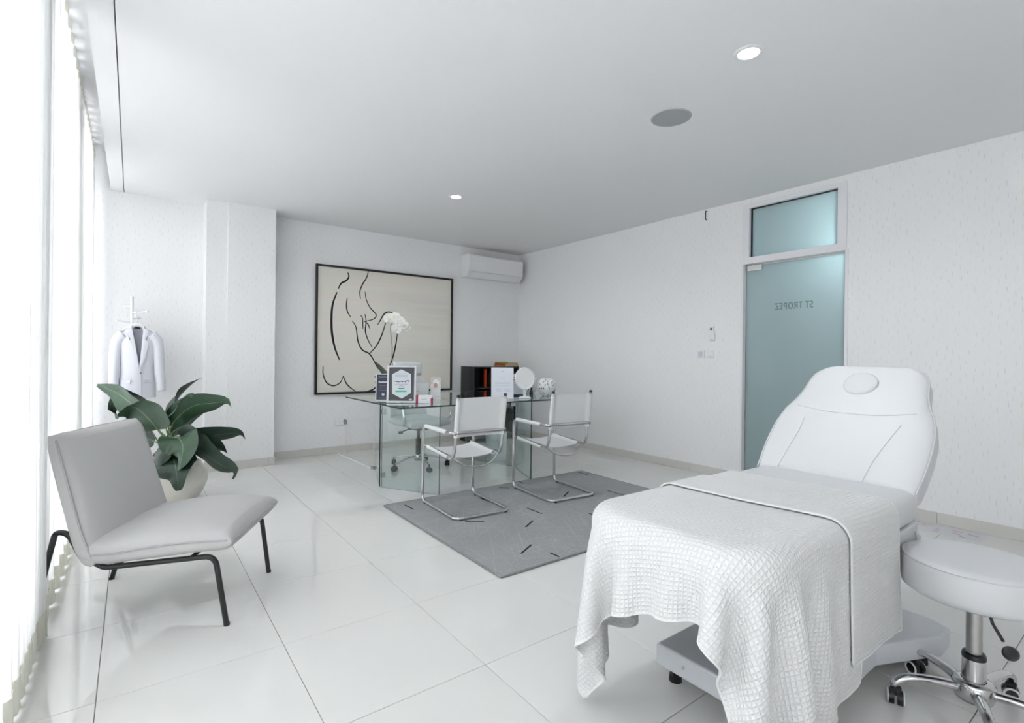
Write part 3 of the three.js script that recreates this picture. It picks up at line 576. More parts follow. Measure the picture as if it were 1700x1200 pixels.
// ------------------------------------------------------------ glass desk
const DESK = 0.77, dx0 = 1.734, dx1 = 3.78, dz0 = -5.13, dz1 = -3.83;
{
  const t = thing('glass_desk', 'clear glass desk on folded glass panel legs in front of the picture', 'desk', [(dx0 + dx1) / 2, 0, (dz0 + dz1) / 2]);
  const cx = (dx0 + dx1) / 2, cz = (dz0 + dz1) / 2, hw = (dx1 - dx0) / 2, hd = (dz1 - dz0) / 2;
  mesh('glass_top', rbox(2 * hw, 0.012, 2 * hd, 0.002).translate(0, DESK - 0.006, 0), M.deskGlass, t);
  // the cut edge of the sheet, seen end-on through its whole depth
  for (const q of [-1, 1]) {
    mesh('polished_edge', new THREE.BoxGeometry(2 * hw, 0.011, 0.0012).translate(0, DESK - 0.006, q * (hd + 0.0008)), M.glassEdge, t);
    mesh('polished_edge', new THREE.BoxGeometry(0.0012, 0.011, 2 * hd).translate(q * (hw + 0.0008), DESK - 0.006, 0), M.glassEdge, t);
  }
  const panel = (a, b) => {
    const ax = a[0] - cx, az = a[1] - cz, bx = b[0] - cx, bz = b[1] - cz, L = Math.hypot(bx - ax, bz - az), ang = -Math.atan2(bz - az, bx - ax), H = DESK - 0.014;
    const place = (g) => g.rotateY(ang).translate((ax + bx) / 2, H / 2 + 0.001, (az + bz) / 2);
    const p = mesh('glass_panel', place(rbox(L - 0.02, H, 0.01, 0.002)), M.deskGlass, t);
    for (const q of [-1, 1]) mesh('polished_edge', place(new THREE.BoxGeometry(0.0012, H - 0.004, 0.009).translate(q * (L / 2 - 0.009), 0, 0)), M.glassEdge, p);
  };
  panel([1.804, -4.376], [2.121, -3.85]); panel([1.804, -4.4], [2.03, -5.08]);
  panel([3.32, -4.373], [3.11, -3.835]); panel([3.32, -4.4], [3.1, -5.05]);
  for (const [x, z] of [[1.83, -4.385], [3.295, -4.385]]) for (const y of [0.68, 0.11]) mesh('corner_clamp', rbox(0.034, 0.045, 0.034, 0.003).translate(x - cx, y, z - cz), M.chrome, t);
}
// ------------------------------------------------------------ two tubular steel armchairs
function tubeChair() {
  const t = thing('cantilever_chair', 'x', 'chair');
  const w = 0.232, f = -0.29, b = 0.285, R = 0.0125;     // half width, front and back of the runner; the chair looks to -z
  const wrap = M.sling;
  mesh('steel_frame', sweep(bend([[-w + 0.02, 0.617, b - 0.055], [-w, 0.617, 0.12], [-w, 0.617, f], [-w, 0.0135, f], [-w, 0.0135, b], [w, 0.0135, b], [w, 0.0135, f], [w, 0.617, f], [w, 0.617, 0.12], [w - 0.02, 0.617, b - 0.055]], 0.06, 8), R, 12), M.chrome, t);
  mesh('arm_loop', sweep(bend([[-w, 0.617, 0.1], [-w - 0.004, 0.621, 0.225], [w + 0.004, 0.621, 0.225], [w, 0.617, 0.1]], 0.05, 8), R, 12), M.chrome, t);
  for (const s of [-1, 1]) {
    const rail = [[s * (w - 0.03), 0.455, f + 0.012], [s * (w - 0.03), 0.43, 0.175], [s * (w - 0.03), 0.49, 0.2], [s * (w - 0.03), 0.885, 0.252]];
    mesh('side_rail', sweep(bend(rail, 0.04, 10), R * 0.95, 12), M.chrome, t);
    mesh('rail_joint', sweep([V(s * w, 0.455, f), V(s * (w - 0.015), 0.455, f + 0.004), V(s * (w - 0.032), 0.455, f + 0.012)], 0.008, 8), M.chrome, t);
    mesh('end_cap', [cyl(0.0135, 0.0135, 0.014, 14).translate(s * (w - 0.03), 0.889, 0.2525), new THREE.SphereGeometry(0.0135, 14, 8).scale(1, 0.5, 1).translate(s * (w - 0.03), 0.896, 0.253)], M.black, t);
    mesh('arm_wrap', sweep([V(s * w, 0.618, f + 0.05), V(s * w, 0.618, -0.1), V(s * w, 0.618, 0.125)], R + 0.004, 14), wrap, t);
    for (const z of [f + 0.05, b - 0.04]) mesh('glide', cyl(0.012, 0.012, 0.006, 12).translate(s * (w - (z > 0 ? 0.04 : 0)), 0.003, z > 0 ? b : z), M.black, t);
  }
  mesh('bow_bar', sweep(smooth([[-w + 0.03, 0.435, 0.16], [-0.12, 0.375, 0.19], [0, 0.355, 0.2], [0.12, 0.375, 0.19], [w - 0.03, 0.435, 0.16]], 30), 0.008, 10), M.chrome, t);
  // leather slings, hung round the side rails
  const sling = (stations, sag) => {
    const us = [0, 0.015, 0.035, 0.055, 0.075, 0.1, 0.13, 0.16, 0.22, 0.32, 0.5, 0.75, 1], U = [...us.map((d) => d - 1), ...us.slice(0, -1).reverse().map((d) => 1 - d)];
    const n = U.length - 1, pos = [], idx = [], uv = [], loops = 2 * (n + 1);
    stations.forEach(([x, y, z, nx, ny, nz]) => { for (const side of [1, -1]) for (let k = 0; k <= n; k++) {
      const kk = side > 0 ? k : n - k, u = U[kk], cap = Math.sqrt(Math.max(0, 1 - Math.max(0, (Math.abs(u) - 0.93) / 0.07) ** 2));
      const off = side * (0.0022 + 0.0135 * (Math.abs(u) > 0.86 ? cap : Math.max(0, 1 - (0.86 - Math.abs(u)) / 0.05) * 1)) - sag * (1 - u * u);
      pos.push(u * (w - 0.015), y + ny * off, z + nz * off); uv.push(u, y + z);
    } });
    for (let i = 0; i < stations.length - 1; i++) for (let k = 0; k < loops; k++) { const k2 = (k + 1) % loops, a = i * loops + k, b2 = i * loops + k2, c = a + loops, d = b2 + loops; idx.push(a, c, b2, b2, c, d); }
    for (const e of [0, stations.length - 1]) for (let k = 0; k < n; k++) { const a = e * loops + k, b2 = a + 1, c = e * loops + loops - 1 - k, d = c - 1; idx.push(...(e ? [a, b2, c, c, b2, d] : [a, c, b2, b2, c, d])); }
    const g = new THREE.BufferGeometry(); g.setAttribute('position', new THREE.Float32BufferAttribute(pos, 3)); g.setAttribute('uv', new THREE.Float32BufferAttribute(uv, 2)); g.setIndex(idx); g.computeVertexNormals(); return g;
  };
  const seatSt = [], backSt = [];
  for (let i = 0; i <= 14; i++) { const k = i / 14; seatSt.push([0, 0.452 - 0.024 * k, f + 0.03 + k * 0.36, 0, 1, 0.05]); backSt.push([0, 0.585 + 0.29 * k, 0.2115 + 0.039 * k, 0, -0.13, 0.99]); }
  mesh('seat', sling(seatSt, 0.022), wrap, t); mesh('backrest', sling(backSt, 0.012), wrap, t);
  return t;
}
const chairA = tubeChair(), chairB = chairA.clone();
chairB.name = numbered('cantilever_chair'); scene.add(chairB);
chairA.position.set(2.105, 0.0115, -3.415); chairA.rotation.y = -0.05;
chairB.position.set(2.975, 0.0115, -3.36); chairB.rotation.y = -0.07;
tag(chairA, 'white leather tubular steel armchair in front of the framed award', 'chair', 'visitor armchairs at the glass desk');
chairB.userData = { label: 'white leather tubular steel armchair in front of the round mirror', category: 'chair', group: 'visitor armchairs at the glass desk' };
// ------------------------------------------------------------ office chair behind the desk
{
  const t = thing('office_chair', 'white padded office chair with chrome arms behind the glass desk', 'chair', [2.47, 0, -4.97], 0.1);
  mesh('gas_column', [cyl(0.028, 0.028, 0.2, 18).translate(0, 0.2, 0), cyl(0.018, 0.018, 0.2, 14).translate(0, 0.34, 0)], M.darkPlastic, t);
  const hub = mesh('star_base', lathe([[0, 0.07], [0.04, 0.07], [0.045, 0.12], [0.03, 0.14], [0, 0.14]], 24), M.chrome, t);
  for (let k = 0; k < 5; k++) {
    const a = k / 5 * Math.PI * 2 + 0.5, c = Math.cos(a), s = Math.sin(a);
    mesh('spoke', sweep(smooth([[c * 0.03, 0.115, s * 0.03], [c * 0.15, 0.108, s * 0.15], [c * 0.3, 0.07, s * 0.3]], 12), (u) => 0.019 - 0.006 * u, 10, 0.7), M.chrome, hub);
    mesh('castor', [cyl(0.027, 0.027, 0.02, 20).rotateX(Math.PI / 2).rotateY(a * 1.7).translate(c * 0.31 - 0.012 * Math.sin(a * 1.7), 0.027, s * 0.31 - 0.012 * Math.cos(a * 1.7)), cyl(0.027, 0.027, 0.02, 20).rotateX(Math.PI / 2).rotateY(a * 1.7).translate(c * 0.31 + 0.014 * Math.sin(a * 1.7), 0.027, s * 0.31 + 0.014 * Math.cos(a * 1.7)), cyl(0.007, 0.007, 0.05, 8).translate(c * 0.31, 0.055, s * 0.31)], M.black, t);
  }
  mesh('tilt_mechanism', [rbox(0.16, 0.05, 0.2, 0.01).translate(0, 0.425, 0), sweep([V(-0.05, 0.42, 0.03), V(-0.17, 0.415, 0.05), V(-0.24, 0.4, 0.06)], 0.007, 8), rbox(0.05, 0.03, 0.025, 0.01).translate(-0.25, 0.395, 0.06), sweep([V(0.05, 0.42, 0.03), V(0.17, 0.425, 0.05), V(0.26, 0.42, 0.06)], 0.007, 8)], M.darkPlastic, t);
  const turn = (g) => g.rotateY(-Math.PI / 2);      // spine x becomes depth z
  mesh('seat', turn(slab([[-0.24, 0.5], [0, 0.485], [0.18, 0.49], [0.25, 0.475]], { half: 0.042, width: 0.245, bulge: 0.012, endA: 0.04, endB: 0.04 })), M.whiteLeather, t);
  mesh('backrest', turn(slab([[-0.2, 0.52], [-0.235, 0.64], [-0.225, 0.78], [-0.24, 0.93]], { half: 0.036, width: (k) => 0.235 - 0.015 * k, bulge: 0.015, endA: 0.035, endB: 0.035 })), M.whiteLeather, t);
  mesh('headrest', turn(slab([[-0.245, 0.965], [-0.24, 1.04], [-0.25, 1.125]], { half: 0.045, width: (k) => 0.175, bulge: 0.02, endA: 0.04, endB: 0.045 })), M.whiteLeather, t);
  mesh('back_bracket', rbox(0.06, 0.5, 0.012, 0.004).translate(0, 0.78, -0.275), M.chrome, t);
  for (const s of [-1, 1]) {
    mesh('arm', sweep(bend([[s * 0.25, 0.47, 0.13], [s * 0.285, 0.55, 0.19], [s * 0.29, 0.7, 0.16], [s * 0.275, 0.7, -0.2]], 0.07, 8), 0.016, 10, 0.6), M.chrome, t);
    mesh('arm_pad', rbox(0.05, 0.028, 0.25, 0.012).translate(s * 0.285, 0.718, -0.02), M.whiteLeather, t);
  }
}
// ------------------------------------------------------------ waste bin, shelf unit
{
  const t = thing('waste_bin', 'white round waste bin under the glass desk', 'bin', [3.36, 0, -4.78]);
  mesh('bin_body', lathe([[0, 0.004], [0.1, 0.004], [0.105, 0], [0.112, 0.01], [0.122, 0.32], [0.125, 0.325], [0.12, 0.325], [0.11, 0.02], [0, 0.014]], 40), M.whitePlastic, t);
}
{
  const X0 = 3.72, X1 = 4.5, Z0 = ZB + 0.015, Z1 = -5.86, H = 1.045;
  const t = thing('shelf_unit', 'dark grey open shelf unit against the wall behind the desk', 'shelf', [(X0 + X1) / 2, 0, (Z0 + Z1) / 2]);
  const cx = (X0 + X1) / 2, cz = (Z0 + Z1) / 2, gl = std({ color: lin(0.022, 0.025, 0.026), roughness: 0.25 });
  const b = (n, x0, x1, y0, y1, z0, z1) => mesh(n, rspan(x0 - cx, x1 - cx, y0, y1, z0 - cz, z1 - cz, 0.002), gl, t);
  b('top_board', X0, X1, H - 0.02, H, Z0, Z1); b('bottom_board', X0, X1, 0.06, 0.08, Z0, Z1);
  b('side_board', X0, X0 + 0.02, 0, H - 0.02, Z0, Z1); b('side_board', X1 - 0.02, X1, 0, H - 0.02, Z0, Z1); b('divider', X0 + 0.3, X0 + 0.32, 0.08, H - 0.02, Z0, Z1);
  b('back_board', X0 + 0.02, X1 - 0.02, 0.08, H - 0.02, Z0, Z0 + 0.008);
  b('shelf_board', X0 + 0.02, X0 + 0.3, 0.74, 0.755, Z0 + 0.01, Z1 - 0.005); b('shelf_board', X0 + 0.02, X1 - 0.02, 0.4, 0.415, Z0 + 0.01, Z1 - 0.005);
  const bd = thing('file_folder', 'slim orange file folder standing on the dark shelf unit', 'folder', [X0 + 0.255, 0.757, -5.95]);
  mesh('cover', [rbox(0.003, 0.25, 0.034, 0.001).translate(-0.0085, 0.125, 0), rbox(0.003, 0.25, 0.034, 0.001).translate(0.0085, 0.125, 0), rbox(0.02, 0.25, 0.003, 0.001).translate(0, 0.125, 0.016)], std({ color: lin(0.75, 0.06, 0.01), roughness: 0.5 }), bd);
  mesh('paper_block', rbox(0.013, 0.24, 0.028, 0.001).translate(0, 0.122, -0.002), M.plaster, bd);
  const books = [[0.02, 0.24, 0.03, lin(0.5, 0.2, 0.05), 'tan'], [0.022, 0.23, -0.05, lin(0.35, 0.02, 0.02), 'dark red'], [0.018, 0.2, 0.1, lin(0.3, 0.33, 0.04), 'olive green']];
  let y = H;
  books.forEach(([h, w, a, c, n], i) => {
    const k = thing('magazine', `${n} covered magazine lying flat on the dark shelf unit`, 'magazine', [X1 - 0.12, y, -6.0], a, 'magazines on the shelf unit');
    mesh('cover', [rbox(w, 0.002, 0.28, 0.0008).translate(0, 0.001, 0), rbox(w, 0.002, 0.28, 0.0008).translate(0, h - 0.001, 0), rbox(0.002, h, 0.28, 0.0008).translate(-w / 2, h / 2, 0)], std({ color: c, roughness: 0.45 }), k);
    mesh('pages', rbox(w - 0.006, h - 0.004, 0.272, 0.0005).translate(0, h / 2, 0), std({ color: lin(0.6, 0.5, 0.36), roughness: 0.9 }), k);
    y += h;
  });
}
// ------------------------------------------------------------ things on the desk
function onLevel(px, py, h) { const p = at(px, py, 1), k = (h - EYE) / (p.y - EYE); return [p.x * k, h, p.z * k]; }
const FACE = -0.56;
const print = (w, h, tex) => new THREE.PlaneGeometry(w, h);
const scribble = (g, x, y, w, lw, n = 10, amp = 3) => { g.lineWidth = lw; g.beginPath(); for (let i = 0; i <= n; i++) { const px = x + w * i / n, py = y + jit(amp); i ? g.lineTo(px, py) : g.moveTo(px, py); } g.stroke(); };
function deskFrame(name, label, pos, turn, w, h, lean, bar, barMat, tex) {
  const t = thing(name, label, 'frame', pos, turn), tilt = new THREE.Group();
  const put = (g) => g.rotateX(-lean).translate(0, 0.002, 0);
  mesh('frame_bar', put(rbox(w, bar, 0.014, 0.002).translate(0, bar / 2, 0)), barMat, t);
  mesh('frame_bar', put(rbox(w, bar, 0.014, 0.002).translate(0, h - bar / 2, 0)), barMat, t);
  for (const s of [-1, 1]) mesh('frame_bar', put(rbox(bar, h - 2 * bar, 0.014, 0.002).translate(s * (w / 2 - bar / 2), h / 2, 0)), barMat, t);
  mesh('print', put(new THREE.PlaneGeometry(w - 2 * bar + 0.002, h - 2 * bar + 0.002).translate(0, h / 2, 0.002)), std({ map: tex, roughness: 0.35 }), t);
  mesh('easel_back', [put(rbox(w - 0.012, h - 0.012, 0.004, 0.001).translate(0, h / 2, -0.003)), sweep([V(0, 0.004, -Math.sin(lean) * h - 0.06), V(0, h * 0.35, -Math.sin(lean) * h * 0.55 - 0.022), V(0, h * 0.68, -Math.sin(lean) * h * 0.68 - 0.004)], 0.005, 8)], M.darkPlastic, t);
  return t;
}
{
  const award = canvasTex(360, 500, (g, w, h) => {
    g.fillStyle = '#3b3d43'; g.fillRect(0, 0, w, h);
    g.fillStyle = '#d3d7de'; g.beginPath(); g.moveTo(w * 0.48, h * 0.06); g.lineTo(w * 0.86, h * 0.2); g.lineTo(w * 0.88, h * 0.76); g.lineTo(w * 0.52, h * 0.93); g.lineTo(w * 0.14, h * 0.78); g.lineTo(w * 0.12, h * 0.21); g.closePath(); g.fill();
    g.strokeStyle = '#8b909b'; for (const y of [0.19, 0.235, 0.275]) scribble(g, w * 0.24, h * y, w * 0.5, 5, 14, 2);
    g.strokeStyle = '#24262b'; scribble(g, w * 0.2, h * 0.42, w * 0.6, 9, 16, 14);
    g.strokeStyle = '#70757f'; scribble(g, w * 0.24, h * 0.505, w * 0.52, 5, 14, 2); scribble(g, w * 0.4, h * 0.56, w * 0.2, 6, 8, 3); g.strokeStyle = '#50555f'; scribble(g, w * 0.38, h * 0.62, w * 0.24, 10, 9, 6);
    g.fillStyle = '#33d3a0'; g.beginPath(); g.roundRect(w * 0.25, h * 0.685, w * 0.46, h * 0.055, 12); g.fill();
    g.strokeStyle = '#1d8f6a'; scribble(g, w * 0.3, h * 0.713, w * 0.36, 5, 12, 3);
    g.strokeStyle = '#8a8d94'; scribble(g, w * 0.05, h * 0.97, w * 0.22, 4, 10, 2);
    g.fillStyle = '#c9ccd2'; g.beginPath(); g.moveTo(w * 0.78, h * 0.955); g.lineTo(w * 0.86, h * 0.93); g.lineTo(w * 0.94, h * 0.955); g.lineTo(w * 0.86, h * 0.98); g.closePath(); g.fill();
  });
  const silver = std({ color: lin(0.55, 0.56, 0.58), metalness: 0.6, roughness: 0.4 });
  deskFrame('award_frame', 'silver framed award certificate with pale hexagon and green pill on the desk', onLevel(666, 669, DESK), -0.5, 0.255, 0.335, 0.2, 0.017, silver, award);
  const navy = canvasTex(200, 300, (g, w, h) => {
    g.fillStyle = '#17223c'; g.fillRect(0, 0, w, h); g.strokeStyle = '#8f98ad';
    scribble(g, 20, 30, 90, 6, 8, 2); g.strokeStyle = '#d6dae4'; scribble(g, 20, 90, 110, 12, 10, 7); g.strokeStyle = '#7d879e';
    for (const y of [130, 150, 170, 190]) scribble(g, 30, y, 130, 5, 12, 2);
    g.fillStyle = '#c3c9d6'; g.beginPath(); g.arc(70, 235, 16, 0, 7); g.fill(); scribble(g, 25, 275, 150, 5, 12, 2);
  });
  deskFrame('certificate_frame', 'navy blue certificate in a white frame half behind the silver award', [1.885, DESK, -4.47], -0.5, 0.19, 0.25, 0.15, 0.007, M.whitePlastic, navy);
}
// orchid
{
  const base = onLevel(661, 660, DESK);
  const t = thing('orchid', 'white orchid with one arching stem behind the silver award', 'orchid', base);
  mesh('pot', lathe([[0, 0], [0.04, 0], [0.045, 0.01], [0.055, 0.09], [0.057, 0.095], [0.05, 0.095], [0.046, 0.08], [0, 0.08]], 32), M.whitePlastic, t);
  const d = AHEAD.dot(V(...base)), q = (x, y, dz = 0) => at(640 + x / 10, 500 + y / 10, d + dz).sub(t.position);
  const stemMat = std({ color: lin(0.05, 0.065, 0.04), roughness: 0.6 });
  const pts = smooth([V(0, 0.08, 0), q(120, 1100), q(110, 950), q(112, 760), q(95, 600), q(84, 430), q(105, 375), q(140, 345), q(200, 370, -0.02), q(260, 430, -0.03), q(340, 470, -0.03), q(380, 450, -0.03)], 60);
  mesh('stem', sweep(pts, (u) => 0.0042 - 0.002 * u, 8), stemMat, t);
  const leafM = std({ color: lin(0.09, 0.12, 0.09), roughness: 0.45 });
  const blade = (a, b, c, w) => {
    const cv = new THREE.QuadraticBezierCurve3(a, b, c), pos = [], idx = [];
    for (let i = 0; i <= 14; i++) { const u = i / 14, p = cv.getPoint(u), tg = cv.getTangent(u), s = tg.clone().cross(V(0.3, 0.2, 1)).normalize(), ww = w * Math.sin(Math.PI * (0.06 + 0.92 * u)) ** 0.7; for (const v of [-1, -0.5, 0, 0.5, 1]) { const x = p.clone().addScaledVector(s, v * ww).add(V(0, 0, 0.012 * Math.abs(v))); pos.push(x.x, x.y, x.z); } }
    for (let i = 0; i < 14; i++) for (let k = 0; k < 4; k++) { const p = i * 5 + k; idx.push(p, p + 1, p + 5, p + 5, p + 1, p + 6); }
    const g = new THREE.BufferGeometry(); g.setAttribute('position', new THREE.Float32BufferAttribute(pos, 3)); g.setIndex(idx); g.computeVertexNormals(); mesh('leaf', g, leafM, t);
  };
  const px = (x, y) => at(x, y, d).sub(t.position), root = V(0, 0.085, 0);
  blade(root, px(640, 622), px(623, 601), 0.036); blade(root, px(642, 628), px(621, 625), 0.026); blade(root, px(645, 634), px(622, 634), 0.024); blade(root, px(672, 634), px(692, 640), 0.026);
  const petal = phy({ color: lin(0.88, 0.88, 0.86), roughness: 0.6, transmission: 0.25, thickness: 0 }), lip = std({ color: lin(0.75, 0.7, 0.4), roughness: 0.6 });
  const flower = (c, tilt, size) => {
    const f = new THREE.Group(); f.name = 'flower'; f.position.copy(c); f.rotation.set(tilt[0], tilt[1], tilt[2]); t.add(f);
    const pg = (w, l) => { const pos = [], idx = []; for (let i = 0; i <= 6; i++) for (let k = -2; k <= 2; k++) { const u = i / 6, v = k / 2; pos.push(v * w * Math.sin(Math.PI * (0.1 + 0.85 * u)) ** 0.7, u * l, 0.25 * l * u * u - 0.12 * l * v * v); } for (let i = 0; i < 6; i++) for (let k = 0; k < 4; k++) { const p = i * 5 + k; idx.push(p, p + 1, p + 5, p + 5, p + 1, p + 6); } const g = new THREE.BufferGeometry(); g.setAttribute('position', new THREE.Float32BufferAttribute(pos, 3)); g.setIndex(idx); g.computeVertexNormals(); return g; };
    for (const [a, w, l] of [[0, 0.02, 0.042], [1.25, 0.03, 0.046], [-1.25, 0.03, 0.046], [2.4, 0.019, 0.04], [-2.4, 0.019, 0.04]]) mesh('petal', pg(w * size, l * size).rotateZ(a), petal, f);
    mesh('lip', new THREE.SphereGeometry(0.009 * size, 12, 8).scale(1, 1.3, 1).translate(0, -0.006, 0.008), lip, f);
  };
  flower(q(60, 290), [-0.1, -0.5, 0.1], 1.25); flower(q(150, 255), [-0.4, -0.6, -0.2], 1.2); flower(q(215, 330, -0.03), [0, -0.4, 0.3], 1.25); flower(q(185, 465, -0.04), [0.25, -0.7, 0], 1.2); flower(q(290, 385, -0.04), [-0.1, -0.3, -0.4], 1.2); flower(q(345, 440, -0.03), [0.2, -0.2, -0.3], 0.9); flower(q(395, 455, -0.02), [0, 0.4, 0.2], 0.7);
}
// product boxes and cards
{
  const face = (w, h, draw) => canvasTex(w, h, draw);
  const box = (name, label, pos, turn, w, h, d, tex) => { const t = thing(name, label, 'box', pos, turn); mesh('carton', rbox(w, h, d, 0.002).translate(0, h / 2, 0), M.whitePlastic, t); if (tex) mesh('printed_face', new THREE.PlaneGeometry(w - 0.004, h - 0.004).translate(0, h / 2, d / 2 + 0.0006), std({ map: tex, roughness: 0.5 }), t); return t; };
  const p1 = onLevel(697, 664, DESK);
  box('product_carton', 'white product carton with a grey square between award and leaflet', p1, FACE, 0.165, 0.155, 0.07, face(330, 310, (g, w, h) => { g.fillStyle = '#e7e8ea'; g.fillRect(0, 0, w, h); g.fillStyle = '#9b9da0'; g.fillRect(w * 0.62, h * 0.68, w * 0.3, h * 0.2); g.strokeStyle = '#8c8f94'; scribble(g, w * 0.12, h * 0.45, w * 0.36, 5, 10, 2); g.strokeStyle = '#55585d'; g.lineWidth = 6; g.beginPath(); g.arc(w * 0.26, h * 0.77, 18, 0, 7); g.stroke(); g.beginPath(); g.moveTo(w * 0.22, h * 0.83); g.lineTo(w * 0.3, h * 0.71); g.stroke(); }));
  const p2 = onLevel(705, 669, DESK);
  const b2 = box('gift_carton', 'low white carton with crimson ends lying before the taller cartons', p2, FACE, 0.135, 0.07, 0.05, face(270, 140, (g, w, h) => { g.fillStyle = '#e9e9eb'; g.fillRect(0, 0, w, h); g.strokeStyle = '#9a8a90'; scribble(g, w * 0.3, h * 0.45, w * 0.36, 6, 10, 4); }));
  for (const s of [-1, 1]) mesh('end_sleeve', rbox(0.018, s < 0 ? 0.072 : 0.046, 0.053, 0.002).translate(s * 0.064, s < 0 ? 0.036 : 0.0235, 0), std({ color: lin(0.36, 0.015, 0.07), roughness: 0.45 }), b2);
  const p3 = onLevel(723, 663, DESK);
  const t = thing('leaflet_stand', 'white leaflet with a small portrait print on the glass desk', 'leaflet', p3, FACE - 0.1);
  const tex = face(200, 400, (g, w, h) => {   // a soft head-and-towel print, no one in particular
    g.fillStyle = '#e6e2e0'; g.fillRect(0, 0, w, h); g.fillStyle = '#cfc8c4'; g.fillRect(0, 0, w, h * 0.3);
    g.fillStyle = '#f1efee'; g.beginPath(); g.ellipse(w * 0.55, h * 0.22, w * 0.33, h * 0.13, 0.3, 0, 7); g.fill();
    g.fillStyle = '#c9a48f'; g.beginPath(); g.ellipse(w * 0.5, h * 0.36, w * 0.2, h * 0.12, -0.2, 0, 7); g.fill();
    g.fillStyle = '#6f4d40'; for (const x of [0.42, 0.58]) { g.beginPath(); g.ellipse(w * x, h * 0.34, 8, 4, 0, 0, 7); g.fill(); }
    g.fillStyle = '#a8665c'; g.beginPath(); g.ellipse(w * 0.49, h * 0.42, 12, 4, 0, 0, 7); g.fill();
    g.fillStyle = '#efefef'; g.fillRect(0, h * 0.55, w, h * 0.45); g.strokeStyle = '#b9bcc0'; for (const y of [0.86, 0.9]) scribble(g, w * 0.45, h * y, w * 0.5, 4, 8, 1);
  });
  mesh('card', rbox(0.1, 0.21, 0.004, 0.001).rotateX(-0.1).translate(0, 0.107, 0), M.whitePlastic, t);
  mesh('printed_face', new THREE.PlaneGeometry(0.098, 0.206).translate(0, 0, 0.003).rotateX(-0.1).translate(0, 0.107, 0), std({ map: tex, roughness: 0.4 }), t);
  mesh('foot', rbox(0.1, 0.004, 0.06, 0.001).translate(0, 0.002, -0.01), M.whitePlastic, t);
}
// document in a stand
{
  const t = thing('document_stand', 'white printed sheet propped upright beside the round mirror', 'document', onLevel(834, 661, DESK), FACE);
  const tex = canvasTex(424, 600, (g, w, h) => { g.fillStyle = '#e3e6ee'; g.fillRect(0, 0, w, h); g.strokeStyle = '#a9b1c0'; scribble(g, w * 0.45, h * 0.11, w * 0.1, 8, 6, 5); scribble(g, w * 0.34, h * 0.32, w * 0.32, 4, 12, 2); scribble(g, w * 0.4, h * 0.38, w * 0.2, 4, 8, 2); g.strokeStyle = '#9fb0cc'; for (const y of [0.5, 0.53, 0.6]) scribble(g, w * 0.15, h * y, w * 0.7, 4, 20, 2); for (const y of [0.7, 0.74, 0.78]) { scribble(g, w * 0.2, h * y, w * 0.25, 4, 10, 2); scribble(g, w * 0.6, h * y, w * 0.25, 4, 10, 2); } });
  mesh('acrylic_back', rbox(0.225, 0.31, 0.005, 0.001).rotateX(-0.15).translate(0, 0.156, -0.006), M.whitePlastic, t);
  mesh('printed_sheet', new THREE.PlaneGeometry(0.22, 0.302).translate(0, 0, 0.0032).rotateX(-0.15).translate(0, 0.156, -0.006), std({ map: tex, roughness: 0.7 }), t);
  mesh('foot', rbox(0.225, 0.005, 0.09, 0.001).translate(0, 0.0025, -0.02), M.whitePlastic, t);
}
// round make-up mirror
{
  const t = thing('makeup_mirror', 'round white make-up mirror on a foot at the desk edge', 'mirror', onLevel(871, 661, DESK), -0.15);
  mesh('foot', lathe([[0, 0.018], [0.045, 0.016], [0.068, 0.008], [0.07, 0], [0, 0]], 36).scale(1, 1, 0.75), M.whitePlastic, t);
  mesh('stem', rbox(0.03, 0.1, 0.018, 0.006).translate(0, 0.06, 0), M.whitePlastic, t);
  const tilt = (g) => g.rotateX(-0.1).translate(0, 0.2, 0);
  mesh('rim', tilt(lathe([[0.0, -0.012], [0.1, -0.012], [0.112, -0.006], [0.115, 0.004], [0.11, 0.01], [0.104, 0.009], [0.103, 0.005]], 48).rotateX(Math.PI / 2)), M.whitePlastic, t);
  mesh('mirror_glass', tilt(new THREE.CircleGeometry(0.104, 48).translate(0, 0, 0.0065)), std({ color: lin(0.85, 0.86, 0.87), metalness: 1, roughness: 0.02 }), t);
  mesh('power_mark', tilt(new THREE.CircleGeometry(0.006, 3).rotateZ(Math.PI / 2).translate(0, -0.075, 0.0075)), M.steel, t);
}
